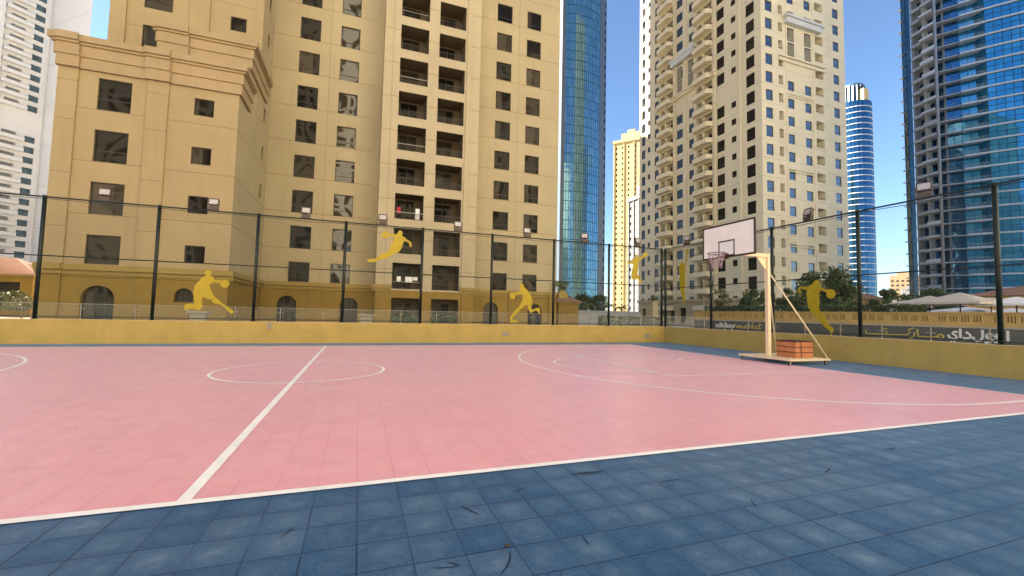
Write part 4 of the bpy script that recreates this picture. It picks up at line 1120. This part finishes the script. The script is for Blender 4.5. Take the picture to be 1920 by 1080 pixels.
hedge_box('hedge', (24.5, 40, -.05), (33.5, 40.8, 1.32), 3000, .12, 31, 'leafb', 'low olive hedge behind the glass railing in the gap between the towers')
pc = thing('planter_column', 'tan square column with a plant on top beside the fence corner post', 'column', (35, 45, 0))
k = MB('bay'); k.box((34.6, 44.6, -.1), (35.4, 45.4, 3.2)); k.box((34.5, 44.5, 3.2), (35.5, 45.5, 3.35)); k.build('shaft', pc)
bush('foliage', (35, 45, 3.7), .5, .5, .5, 300, .1, 33, 'leafb', pc)
pp = thing('planter', 'yellow green plant in a planter on the right end of the tan tower ledge', 'planter', (19.6, 39.7, 3.66))
k = MB('cornice2'); k.box((19.05, 39.3, 3.10), (20.1, 40.1, 3.55)); k.box((19.2, 39.45, 3.55), (19.95, 40.0, 3.85)); k.build('tub', pp)
bush('foliage', (19.6, 39.7, 4.3), .7, .5, .55, 420, .13, 34, 'palm', pp)
# stone bench tables beside the arcade
for i, (x, y, lb) in enumerate(((-8.1, 27.5, 'pale stone table beyond the far fence left of the crouching cutout'), (.45, 27.5, 'pale stone table beyond the far fence below the right arch'))):
    root = thing('stone_table', lb, 'table', (x, y, 0)); k = MB('bench'); k.box((x - .5, y - .35, 1.06), (x + .5, y + .35, 1.18)); k.build('tabletop', root, bevel=.02)
    k = MB('bench'); k.box((x - .35, y - .25, -.02), (x + .35, y + .25, 1.06)); k.build('pedestal', root)

# ------------------------------------------------------------------ pale cream tower (right of centre)
t2 = thing('apartment_tower', 'tall pale cream apartment tower with rounded balconies and lattice panels behind the hoop', 'building', (58.75, 49.1, 0))
L2 = Face(58.75, 0, 0, -1); R2 = Face(0, 49.1, 1, 0); R3 = Face(75.2, 50.6, 1, 0)
P2 = 3.02; Z0 = 26.25
wm = MB('t2', 't2joint', 'dark'); wins = []; bal2 = []; rec = []
lop = []; rop = []; r3op = []
def addw(fc, ops, u0, u1, z0, z1, mats):
    ops.append((u0, u1, z0, z1, .2, None, 't2')); wins.append((fc, u0, z0, u1 - u0, z1 - z0, mats))
G1, G2 = ('frame', 't2glass'), ('frame', 't2glassb')
for n in range(-7, 17):
    t = Z0 + P2 * n
    lat = 6 <= n <= 7
    addw(L2, lop, -52.0, -50.35, t - 2.05, t, G1)
    if n != 5: addw(L2, lop, -55.0, -54.0, t - 1.1, t - .02, G1)
    if n != 5: addw(L2, lop, -58.15, -56.45, t - 1.75, t + .25, G1)
    if not lat: addw(L2, lop, -65.0, -63.75, t - 1.5, t + .2, G1)
    if not lat: addw(L2, lop, -68.4, -66.7, t - 1.5, t + .25, G1)
    addw(L2, lop, -75.2, -73.9, t - 1.6, t + .3, G1)
    addw(L2, lop, -77.6, -76.7, t - .9, t + .25, G1)
    addw(L2, lop, -79.7, -78.4, t - 1.8, t + .2, G1)
    for u0, u1 in ((-63.3, -59.0), (-73.6, -69.3)):
        if n == 7 and u0 < -70: pass
        lop.append((u0 + .25, u1 - .25, t - 2.2, t + .35, 1.1, 't2', 't2')); bal2.append((u0, u1, t))
    if n > 11: continue
    t = 26.2 + 2.97 * n
    addw(R2, rop, 59.66, 61.17, t - 1.8, t, G2)
    rop.append((62.52, 63.48, t - 1.9, t - .1, .9, 't2', 't2')); rec.append((R2, 62.52, 63.48, t - 1.9, t - .1))
    if n not in (6, 7):
        addw(R2, rop, 64.55, 66.0, t - 2.25, t - .65, G2); addw(R2, rop, 68.48, 69.95, t - 2.3, t - .7, G2)
    rop.append((71.0, 72.9, t - 2.15, t - .35, 1.5, 't2', 't2')); rec.append((R2, 71.0, 72.9, t - 2.15, t - .35))
    tt = 1.44 + (t - .22 - 1.44) * 1.03
    addw(R3, r3op, 2.55, 4.05, tt - 1.75, tt, G2)
gz2 = [Z0 + P2 * n - 2.35 for n in range(-7, 20)]
L2.wall(wm, -80.5, -49.1, 4.6, 88, lop, [(-80.5, -49.1, z - .02, z + .02) for z in gz2], 't2', 't2joint')
R2.wall(wm, 58.75, 73.2, 4.6, 88, rop, [(58.75, 73.2, z - .02, z + .02) for z in gz2], 't2', 't2joint')
Face(73.2, 49.1, 2.0, 1.5).wall(wm, 0, 2.5, 0, 88, (), (), 't2', 't2joint')
R3.wall(wm, 0, 5.6, 0, 88, r3op, [(0, 5.6, z - .02, z + .02) for z in gz2], 't2', 't2joint')
wm.quad((80.8, 50.6, 0), (80.8, 80.5, 0), (80.8, 80.5, 88), (80.8, 50.6, 88)); wm.quad((58.75, 80.5, 0), (80.8, 80.5, 0), (80.8, 80.5, 88), (58.75, 80.5, 88))
wm.add([(58.75, 49.1, 88), (73.2, 49.1, 88), (75.2, 50.6, 88), (80.8, 50.6, 88), (80.8, 80.5, 88), (58.75, 80.5, 88)], [(0, 1, 2, 3, 4, 5)])
for u in (-69.05, -65.9, -58.6, -53.2): L2.box(wm, u - .2, u + .2, 4.6, 88, .002, .18, 't2')
for u in (64.2, 70.4): R2.box(wm, u - .12, u + .12, 4.6, 88, .002, .10, 't2')
wm.build('wall', t2)
# base arcade storey
k = MB('bay', 'dark')
bo = [(u, u + w, .3, h, .5, 'dark', 'bay') for u, w, h in ((-79.4, 1.3, 3.1), (-77.2, .9, 2.7), (-72.6, 1.4, 3.0), (-70.6, 1.6, 3.0), (-67.8, 1.9, 3.2), (-63.9, 2.0, 3.2), (-60.5, 1.8, 3.0), (-56.5, 1.8, 3.0), (-52.2, 1.8, 3.0))]
L2.wall(k, -80.5, -49.1, 0, 4.6, bo, (), 'bay'); R2.wall(k, 58.75, 73.2, 0, 4.6, (), (), 'bay'); k.build('base_storey', t2)
k = MB('bay'); L2.box(k, -80.8, -48.8, 4.3, 4.8, .002, .3); R2.box(k, 58.45, 73.2, 4.3, 4.8, .002, .3); k.build('belt_moulding', t2)
k = MB('slab'); R2.box(k, 63.7, 71.9, 49.85, 50.75, .002, .7); R2.box(k, 63.3, 72.3, 50.753, 51.1, .002, .95); k.build('cornice', t2)
k = MB('t2'); R2.box(k, 62.4, 73.1, 43.4, 43.9, .002, .25); R2.box(k, 62.4, 73.1, 44.1, 44.35, .002, .35); k.build('band', t2)
for z in (37.7, 25.2, 13.0):
    k = MB('t2'); R2.box(k, 64.4, 70.3, z, z + .18, .002, .14); R2.box(k, 64.4, 70.3, z + .4, z + .58, .002, .14); k.build('band', t2)
k = MB('slab'); L2.box(k, -69.4, -63.2, 52.1, 53.0, .002, .8); L2.box(k, -69.6, -63.0, 53.002, 53.4, .002, 1.0); k.build('cornice', t2)
k = MB('t2'); L2.box(k, -74.8, -58.2, 45.0, 45.5, .002, .5); L2.box(k, -74.9, -58.1, 45.502, 45.8, .002, .75); k.build('band', t2)
def lattice(fc, u0, u1, z0, z1):
    k = MB('t2', 'dark'); fc.box(k, u0, u1, z0, z1, .002, .03, 'dark')
    n = 3; s = (u1 - u0) / n; r = int((z1 - z0) / s)
    for i in range(n):
        for j in range(r):
            a, b = u0 + i * s, z0 + j * s
            for (p, q) in (((a, b), (a + s, b + s)), ((a + s, b), (a, b + s))):
                d = Vector((q[0] - p[0], q[1] - p[1])); nn = Vector((-d.y, d.x)).normalized() * .03
                out = .08 if p[0] == a else .074
                k.add([fc.p(p[0] + nn.x, p[1] + nn.y, out), fc.p(p[0] - nn.x, p[1] - nn.y, out), fc.p(q[0] - nn.x, q[1] - nn.y, out), fc.p(q[0] + nn.x, q[1] + nn.y, out)], [(0, 1, 2, 3)], 't2')
    k.build('lattice_panel', t2)
for u0 in (64.6, 68.5):
    for z0 in (44.7, 47.2): lattice(R2, u0, u0 + 1.45, z0, z0 + 2.2)
for u0 in (-68.2, -65.2):
    for z0 in (46.3, 49.0): lattice(L2, u0, u0 + 1.3, z0, z0 + 2.4)
# windows: the largest in view as single parts, the rest as one
def dist(wi): return (Vector(wi[0].p(wi[1], wi[2])) - CAM).length / math.sqrt(wi[3] * wi[4])
wins.sort(key=dist)
for fc, u, z, w_, h_, mats in wins[:100]:
    window(t2, fc, u, z, w_, h_, -.14, mats, (('h', .3),), split=False, fw=.07)
k = MB('frame', 't2glass', 't2glassb')
for fc, u, z, w_, h_, mats in wins[100:]:
    fc.box(k, u, u + w_, z, z + .07, -.17, -.11, 'frame'); fc.box(k, u, u + w_, z + h_ - .07, z + h_, -.17, -.11, 'frame'); fc.box(k, u, u + w_, z + h_ * .3, z + h_ * .3 + .05, -.168, -.115, 'frame')
    for uu in (u, u + w_ - .07): fc.box(k, uu, uu + .07, z + .07, z + h_ - .07, -.17, -.11, 'frame')
    k.quad(fc.p(u, z, -.145), fc.p(u + w_, z, -.145), fc.p(u + w_, z + h_, -.145), fc.p(u, z + h_, -.145), mats[1])
o = k.build('windows', t2); o['kind'] = 'stuff'
# projecting balconies
bm0 = MB('t2', 'frame', 't2glass')
W2 = 4.3
out = [(0, 0), (.12, -.8), (.5, -1.25), (W2 - .5, -1.25), (W2 - .12, -.8), (W2, 0)]
def strip(z0, z1, th, mat):
    for (a, b) in zip(out, out[1:]):
        bm0.quad((*a, z0), (*b, z0), (*b, z1), (*a, z1), mat)
        ia = (W2 / 2 + (a[0] - W2 / 2) * (1 - th / 2), a[1] * (1 - th)); ib = (W2 / 2 + (b[0] - W2 / 2) * (1 - th / 2), b[1] * (1 - th))
        bm0.quad((*ia, z0), (*ib, z0), (*ib, z1), (*ia, z1), mat); bm0.quad((*a, z1), (*b, z1), (*ib, z1), (*ia, z1), mat)
bm0.add([(x, y, -.22) for x, y in out] + [(x, y, 0) for x, y in out], [tuple(range(6)), tuple(range(11, 5, -1))], 't2')
strip(-.22, .62, .1, 't2')
bm0.tube([(x, y * .95, .92) for x, y in out], .025, 5, 'frame')
for x in (.5, 1.3, 2.1, 3.0, 3.8): bm0.box((x - .02, -1.2, .62), (x + .02, -1.16, .92), 'frame')
bm0.box((1.7, -.08, 0), (2.05, .95, 2.4), 't2')
bm0.box((.35, 1.0, 0), (1.5, 1.03, 2.15), 't2glass'); bm0.box((2.3, 1.0, 0), (3.9, 1.03, 2.15), 't2glass')
bme = bm0.mesh('balcony')
for u0, u1, t in bal2:
    o = bpy.data.objects.new('balcony', bme); C.objects.link(o); L2.put(o, u0, t - 2.2, 0, t2)
rm = {}
for fc, u0, u1, z0, z1 in rec:
    w_ = round(u1 - u0, 2)
    if w_ not in rm:
        a = MB('t2'); a.box((0.0, .0, -.01), (w_, .05, .30))
        b = MB('frame'); b.tube([(0.02, -.02, .5), (w_ - .02, -.02, .5)], .022, 5)
        dd = .85 if w_ < 1.2 else 1.42
        c = MB('t2glass'); c.box((w_ * .1, dd, 0), (w_ * .75, dd + .03, 1.6)); rm[w_] = (a.mesh('parapet'), b.mesh('railing'), c.mesh('balcony_door'))
    o = bpy.data.objects.new('recessed_balcony', rm[w_][0]); C.objects.link(o); fc.put(o, u0, z0, 0, t2)
    for nm_, me_ in (('railing', rm[w_][1]), ('balcony_door', rm[w_][2])):
        q = bpy.data.objects.new(nm_, me_); C.objects.link(q); q.parent = o

# ------------------------------------------------------------------ glass towers
def curtain(k, pts, z0, z1, fl, step, glass, mull='mullion', mw=.10, hw=.12, hmat=None, cell=True):
    """glass cells between mullions along a plan polyline (left to right seen from outside)"""
    for (a, b) in zip(pts, pts[1:]):
        L = math.hypot(b[0] - a[0], b[1] - a[1])
        if L < .01: continue
        f = Face(a[0], a[1], b[0] - a[0], b[1] - a[1]); n = max(1, round(L / step)); nz = max(1, round((z1 - z0) / fl))
        for j in range(nz):
            za, zb = z0 + (z1 - z0) * j / nz, z0 + (z1 - z0) * (j + 1) / nz
            for i in range(n):
                k.quad(f.p(L * i / n, za), f.p(L * (i + 1) / n, za), f.p(L * (i + 1) / n, zb), f.p(L * i / n, zb), glass)
            if hw: f.box(k, 0, L, za, za + hw, .002, .06, hmat or mull)
        for i in range(n + 1): f.box(k, L * i / n - mw / 2, L * i / n + mw / 2, z0, z1, .0, .09, mull)

def offset_poly(pts, d):
    """push an open plan polyline outward by d"""
    out = []
    n = len(pts)
    for i in range(n):
        ns = []
        for a, b in ((i - 1, i), (i, i + 1)):
            if a >= 0 and b < n:
                dx, dy = pts[b][0] - pts[a][0], pts[b][1] - pts[a][1]; l = math.hypot(dx, dy); ns.append((dy / l, -dx / l))
        nx, ny = sum(q[0] for q in ns) / len(ns), sum(q[1] for q in ns) / len(ns); l2 = nx * nx + ny * ny
        out.append((pts[i][0] + nx / l2 * d, pts[i][1] + ny / l2 * d))
    return out

# teal tower in the gap
tt = thing('glass_tower', 'tall teal curved glass tower with pale edge strips right behind the tan tower', 'building', (90, 155, 0))
Yt = 155
def at(tan, y): return (tan * y, y)
ptsT = [at(.4800, Yt + 9), at(.4900, Yt + 1), at(.4930, Yt)]
pl = [at(.4930, Yt)]
for i in range(1, 9):
    t = i / 8; pl.append((at(.4930, Yt)[0] + t * 16.6, Yt - 1.6 * math.sin(math.pi * t) + t * .6))
k = MB('tealglass', 'mullion'); curtain(k, pl, 0, 190, 4.0, 1.3, 'tealglass', 'mullion', .14, .30); k.build('glass_wall', tt)
k = MB('navyglass', 'mullion'); curtain(k, [at(.455, Yt + 8), at(.4815, Yt + 3)], 0, 190, 4.0, 1.6, 'navyglass'); k.build('side_glass', tt)
k = MB('tealtrim'); xe = pl[-1]
k.box((pl[0][0] - 1.7, Yt - .5, 0), (pl[0][0] - .05, Yt + 2.0, 191)); k.build('edge_strip', tt)
k = MB('tealtrim', 'dark'); fw_ = Face(xe[0] + .05, xe[1], 3.3, 1.2)
fw_.wall(k, 0, 4.4, 0, 190, [(3.3, 4.1, z, z + 1.9, .4, 'dark', 'tealtrim') for z in [4 + 4.0 * i for i in range(46)]], (), 'tealtrim'); k.build('side_wall', tt)
k = MB('slab'); k.add([(pl[0][0] - 1.7, Yt + 30, 0), (xe[0] + 4, Yt + 30, 0), (xe[0] + 4, Yt + 30, 190), (pl[0][0] - 1.7, Yt + 30, 190), (pl[0][0] - 1.7, Yt + 2, 190), (xe[0] + 4, Yt + 2, 190)], [(0, 1, 2, 3), (3, 2, 5, 4)]); k.build('rear_wall', tt)

# distant sunlit cream towers
def far_tower(x, y, ang, w, d, h, mat, label, nx, ny, fl=3.4, crown=True, name='distant_tower'):
    root = thing(name, label, 'building', (x, y, 0))
    c, s = math.cos(ang), math.sin(ang)
    f1 = Face(x, y, c, s)                       # front
    lx, ly = x - s * d, y + c * d
    f2 = Face(lx, ly, s, -c)                    # left side, seen from outside left->right
    k = MB(mat, 'dark')
    zs = [4 + fl * i for i in range(int((h - 6) / fl))]
    def ops(L, n): return [((i + .5) * L / n - .55, (i + .5) * L / n + .55, z, z + 1.5, .3, 'dark', mat) for z in zs for i in range(n)]
    f1.wall(k, 0, w, 0, h, ops(w, nx), (), mat); f2.wall(k, 0, d, 0, h, ops(d, ny), (), mat)
    q = [(x, y), (x + c * w, y + s * w), (x + c * w - s * d, y + s * w + c * d), (lx, ly)]
    k.quad((*q[1], 0), (*q[2], 0), (*q[2], h), (*q[1], h)); k.quad((*q[2], 0), (*q[3], 0), (*q[3], h), (*q[2], h)); k.quad(*[(*p, h) for p in q])
    for t in (0, .33, .66): f1.box(k, w * t, w * t + .6, 0, h, .002, .5); f2.box(k, d * t, d * t + .6, 0, h, .002, .5)
    k.build('wall', root)
    if crown:
        k = MB(mat); f1.box(k, -.8, w + .8, h - 2, h - .6, .002, .8); f2.box(k, -.8, d + .8, h - 2, h - .6, .002, .8)
        cx = sum(p[0] for p in q) / 4; cy = sum(p[1] for p in q) / 4
        k.prism([(cx + (p[0] - cx) * .6, cy + (p[1] - cy) * .6) for p in q], h, h + 5); k.prism([(cx + (p[0] - cx) * .25, cy + (p[1] - cy) * .25) for p in q], h + 5, h + 8); k.build('crown', root)
    return root
far_tower(148.4, 230, R_(-50), 19, 15, 112, 'yellow_tower', 'distant sunlit yellow tower between the teal and pale cream towers', 5, 4)
far_tower(112, 150, R_(0), 12, 11, 54, 'far_grey_shaded', 'shorter grey tower in front of the distant sunlit yellow tower', 3, 4)
# slim blue tower with bands
sb = thing('glass_tower', 'slim blue banded glass tower with white crown right of the pale cream tower', 'building', (282, 171, 0))
def arcpts(cx, cy, r, a0, a1, n): return [(cx + r * math.cos(R_(a0 + (a1 - a0) * i / n)), cy + r * math.sin(R_(a0 + (a1 - a0) * i / n))) for i in range(n + 1)]
SX, SY, SR = 290, 178, 9.7
ap = arcpts(SX, SY, SR, 120, 330, 18)
k = MB('navyglass', 'mullion'); curtain(k, ap, 0, 137, 3.6, 1.6, 'navyglass', 'mullion', .14, 0); k.prism(ap, 136.8, 137); k.build('glass_wall', sb)
for i in range(1, 38):
    k = MB('slab'); k.prism(arcpts(SX, SY, SR + .3, 115, 335, 18), i * 3.6 - .2, i * 3.6 + .2); k.build('floor_slab', sb)
k = MB('tealtrim', 'tealglass'); 
for a in range(110, 340, 18):
    p = (SX + 6.2 * math.cos(R_(a)), SY + 6.2 * math.sin(R_(a))); k.box((p[0] - .5, p[1] - .5, 137), (p[0] + .5, p[1] + .5, 148))
k.prism(arcpts(SX, SY, 5.5, 100, 340, 14), 137, 150, 'tealglass'); k.prism(arcpts(SX, SY, 6.6, 100, 340, 14), 148.0, 149.0, 'tealtrim'); k.build('crown', sb)
k = MB('yellow_tower'); k.box((287.6, 169.6, 137.0), (292.0, 174.0, 145)); k.build('plant_room', sb)

# large blue curved tower at the right edge
rt = thing('glass_tower', 'large blue glass tower with stacked balconies and white slabs at the right edge', 'building', (155, 70, 0))
V1, V2 = (153.1, 77.5), (151.9, 71.0); V3 = (154.5, 67.0)
left = [(154.7, 80.4), (153.8, 79.0), V1]
curve = [V3]
hd_ = math.atan2(-1, .62); p = V3
for i in range(26):
    p = (p[0] + 1.6 * math.cos(hd_), p[1] + 1.6 * math.sin(hd_)); curve.append(p); hd_ += R_(.9)
FLH = 3.62; NF = 30; ZR = NF * FLH
k = MB('navyglass', 'mullion'); curtain(k, left, 0, ZR, FLH, 1.4, 'darkglass', 'mullion', .10, .2); k.build('side_glass', rt)
k = MB('blueglass', 'mullion'); curtain(k, curve[3:13], 0, ZR, FLH / 2, 1.25, 'blueglass', 'mullion', .10, .14); k.build('glass_wall', rt)
inn = offset_poly(curve, -1.7)
k = MB('blueglass', 'mullion'); curtain(k, [inn[0], inn[1], inn[2], curve[3]], 0, ZR, FLH, 1.4, 'blueglass', 'mullion', .10, .14)
curtain(k, [curve[12]] + inn[13:17] + [curve[17]], 0, ZR, FLH, 1.4, 'navyglass', 'mullion', .1, .14); curtain(k, curve[17:], 0, ZR, FLH, 1.4, 'blueglass', 'mullion', .1, .14); k.build('recessed_glass', rt)
bi = offset_poly([V1, V2], -2.6)
k = MB('concrete', 'navyglass', 'mullion'); curtain(k, [bi[0], bi[1]], 0, ZR, FLH, 1.9, 'navyglass', 'concrete', .5, .3, 'concrete'); curtain(k, [bi[1], inn[0]], 0, ZR, FLH, 1.4, 'navyglass'); k.build('loggia_wall', rt)
rr = random.Random(5)
mid = ((V1[0] + V2[0]) / 2, (V1[1] + V2[1]) / 2)
fb = Face(V1[0], V1[1], V2[0] - V1[0], V2[1] - V1[1]); LB = math.hypot(V2[0] - V1[0], V2[1] - V1[1])
gap = Face(V2[0], V2[1], V3[0] - V2[0], V3[1] - V2[1])
for i in range(1, NF + 1):
    z = i * FLH
    k = MB('slab'); oc = offset_poly(curve, .45); ic = offset_poly(curve, -2.0)
    k.prism(oc + ic[::-1], z - .18, z + .22); k.build('floor_slab', rt)
    k = MB('slabgrey'); zig = offset_poly([V1, V2], .0)
    jut = .9 if i % 2 else .2
    poly = [V1, fb.p(LB * .42, 0, jut * .3)[:2], fb.p(LB * .48, 0, jut + .3)[:2], fb.p(LB, 0, jut + .3)[:2], bi[1], bi[0]]
    k.prism(poly, z - .16, z + .16)
    k.prism([V2, V3, inn[0], bi[1]], z - .16, z + .10); 
    k.build('balcony_slab', rt)
    k = MB('slab' if rr.random() < .45 else 'slabgrey', 'clear', 'steel')
    fb.box(k, LB * .48, LB, z + .16, z + .16 + rr.choice((.35, .9, .5)), jut + .15, jut + .28)
    fb.box(k, LB * .02, LB * .42, z + .16, z + .75, -.10, .0, 'slabgrey'); gap.box(k, .8, 3.6, z + .7, z + .76, -.1, -.04, 'steel')
    k.build('parapet', rt)
    if i < NF:
        f3 = Face(curve[0][0], curve[0][1], curve[3][0] - curve[0][0], curve[3][1] - curve[0][1]); f4 = Face(curve[13][0], curve[13][1], curve[17][0] - curve[13][0], curve[17][1] - curve[13][1])
        for f_, LL in ((f3, 4.6), (f4, 6.2)):
            k = MB('steel', 'clear', 'slab')
            f_.box(k, 0, LL, z + 1.1, z + 1.16, .1, .16, 'steel'); f_.box(k, 0, LL, z + .25, z + 1.1, .12, .14, 'clear')
            for q in range(6): f_.box(k, LL * q / 5 - .03, LL * q / 5 + .03, z + .25, z + 1.1, .11, .15, 'steel')
            if f_ is f4 and rr.random() < .3: f4.box(k, .6, 5.4, z + .22, z + 1.2, .2, .3, 'slab')
            k.build('railing', rt)
        k = MB('navyglass', 'slab'); fl_ = Face(left[0][0], left[0][1], left[2][0] - left[0][0], left[2][1] - left[0][1]); fl_.box(k, -.4, .5, z - .1, z + .2, -.3, .7, 'slab'); k.build('fin', rt)
k = MB('concrete'); k.tube([(V2[0] - .5, V2[1] - .2, 0), (V2[0] - .5, V2[1] - .2, ZR)], .30, 10); k.build('column', rt)
k = MB('concrete')
for t in (.0, .45): k.obox(fb.p(LB * t, 0, -.3), Vector((*fb.u, 0)) * .5, Vector((-fb.n[0], -fb.n[1], 0)) * 1.5, (0, 0, ZR))
k.build('pier', rt)
k = MB('slab'); k.prism([left[0], V1, V2, V3] + curve[1:] + [(195, 60), (190, 86)], ZR + .3, ZR + 1.5); k.build('roof', rt)

# low far buildings on the skyline
def far_block(x, y, w, d, h, mat, label, gl=None):
    root = thing('distant_block', label, 'building', (x, y, 0))
    k = MB(mat, 'dark'); f = Face(x, y, .5, -.86)
    zs = [2 + 3.6 * i for i in range(int((h - 3) / 3.6))]
    f.wall(k, 0, w, 0, h, [(a + .4, a + 2.2, z, z + 1.6, .2, gl or 'dark', mat) for z in zs for a in [3.2 * i + .3 for i in range(int(w / 3.2))]], (), mat)
    b = Vector((*f.u, 0)) * w; n_ = Vector((-f.n[0], -f.n[1], 0)) * d; o_ = Vector((x, y, 0))
    k.add([o_, o_ + n_, o_ + n_ + b, o_ + b] + [v + Vector((0, 0, h)) for v in (o_, o_ + n_, o_ + n_ + b, o_ + b)], [(0, 1, 5, 4), (1, 2, 6, 5), (2, 3, 7, 6), (4, 5, 6, 7)]); k.build('wall', root)
    k = MB(mat); f.box(k, w * .2, w * .6, h, h + 2.5, -d * .6, -.5); k.build('roof_room', root)
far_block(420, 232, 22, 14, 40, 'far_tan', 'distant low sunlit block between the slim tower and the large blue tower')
far_block(395, 221, 12, 12, 19, 'far_grey_shaded', 'distant pale glazed low block left of centre in the skyline gap', 'tealglass')
far_block(398, 212, 14, 12, 27, 'far_grey_shaded', 'distant pale glazed low block beside the large blue tower foot', 'tealglass')

# white tower at the left edge
wt = thing('white_tower', 'tall white apartment tower with stepped balconies at the left edge', 'building', (-99.1, 180, 0))
fa = Face(-99.1 - .66 * 44, 180 - .75 * 44, .66, .75); LA = 44 * math.hypot(.66, .75)
fbw = Face(-99.1, 180, .75, -.66); HW = 165
k = MB('white_tower', 'dark', 'navyglass')
aop_ = []
FW = 3.35
for i in range(int(HW / FW)):
    if i in (16, 17): continue
    z = 2 + FW * i
    aop_ += [(LA - 4.0, LA - 1.6, z, z + 2.0, .3, 'hazyglass', 'white_tower'), (LA - 9.0, LA - 5.8, z + .9, z + 2.3, 1.2, 'concrete', 'white_tower')]
    for q in range(3): aop_.append((LA - 18.5 - q * 8, LA - 15 - q * 8, z + .6, z + 2.2, .4, 'hazyglass', 'white_tower'))
fa.wall(k, 0, LA, 0, HW, aop_, (), 'white_tower'); fbw.wall(k, 0, 23.4, 0, HW, (), [(0, 23.4, 2 + FW * i - .04, 2 + FW * i + .04) for i in range(3, 48, 4)], 'white_tower', 'grey_tower')
e1 = fbw.p(23.4, 0); e0 = fa.p(0, 0)
k.add([e1, (e1[0] - 30, e1[1] + 45, 0), (e0[0] + 10, e0[1] + 60, 0), e0, (e1[0], e1[1], HW), (e1[0] - 30, e1[1] + 45, HW), (e0[0] + 10, e0[1] + 60, HW), (e0[0], e0[1], HW)], [(0, 1, 5, 4), (1, 2, 6, 5), (2, 3, 7, 6)])
k.build('wall', wt)
for i in range(int(HW / FW)):
    if i in (16, 17): continue
    z = 2 + FW * i
    k = MB('white_tower', 'steel'); fa.box(k, LA - 10.4, LA - 4.4, z - .25, z + .85, .0, 1.5, 'white_tower'); fa.box(k, LA - 10.2, LA - 4.6, z + .95, z + 1.0, 1.3, 1.4, 'steel'); k.build('balcony', wt)
k = MB('white_tower'); fa.box(k, LA - 11.2, LA - 10.7, 0, HW, .002, 1.2); fa.box(k, LA - .9, LA - .5, 0, HW, .002, .4); k.build('pilaster', wt)

# out-of-view apartment blocks: rear row shows in the glass, the rest added for light
def block(x0, y0, x1, y1, h, label, faces='NS', mat='rear'):
    root = thing('unseen_apartment_block', label, 'building', ((x0 + x1) / 2, (y0 + y1) / 2, 0))
    k = MB(mat, 'glass', 'joint')
    for fc, a, b in ((Face(x0, y0, 1, 0), 0, x1 - x0), (Face(x1, y1, -1, 0), 0, x1 - x0), (Face(x0, y1, 0, -1), 0, y1 - y0), (Face(x1, y0, 0, 1), 0, y1 - y0)):
        ops = [(u + 1.0, u + 2.7, z, z + 1.8, .25, 'glass', mat) for z in [4 + 3.1 * i for i in range(int((h - 5) / 3.1))] for u in [3.6 * j for j in range(int((b - a - .5) / 3.6))]]
        fc.wall(k, a, b, 0, h, ops, (), mat)
    k.quad((x0, y0, h), (x1, y0, h), (x1, y1, h), (x0, y1, h)); k.build('wall', root)
    k = MB('cornice'); k.box((x0 - .4, y0 - .4, h), (x1 + .4, y1 + .4, h + 1.0)); k.build('parapet', root)
block(-66, 18, -50, 62, 66, 'added unseen pale apartment block left of the court, shading it')  # added out of view to keep sun off the court
block(-62, -70, -34, -50, 84, 'pale apartment block behind the camera far on the left')
block(-30, -70, -2, -48, 92, 'pale apartment block behind the camera on the left')
block(3, -72, 31, -49, 78, 'pale apartment block behind the camera on the right')
block(88, 87, 112, 117, 152, 'added tan apartment block hidden behind the cream tower, shading the right glass tower', mat='joint')  # added out of sight to shade the right glass tower
block(64, -46, 84, 10, 92, 'added unseen pale apartment block right of the court, bouncing sunlight')  # added out of view as a sunlit reflector for wing side and court
block(36, -74, 66, -50, 88, 'pale apartment block behind the camera far on the right')
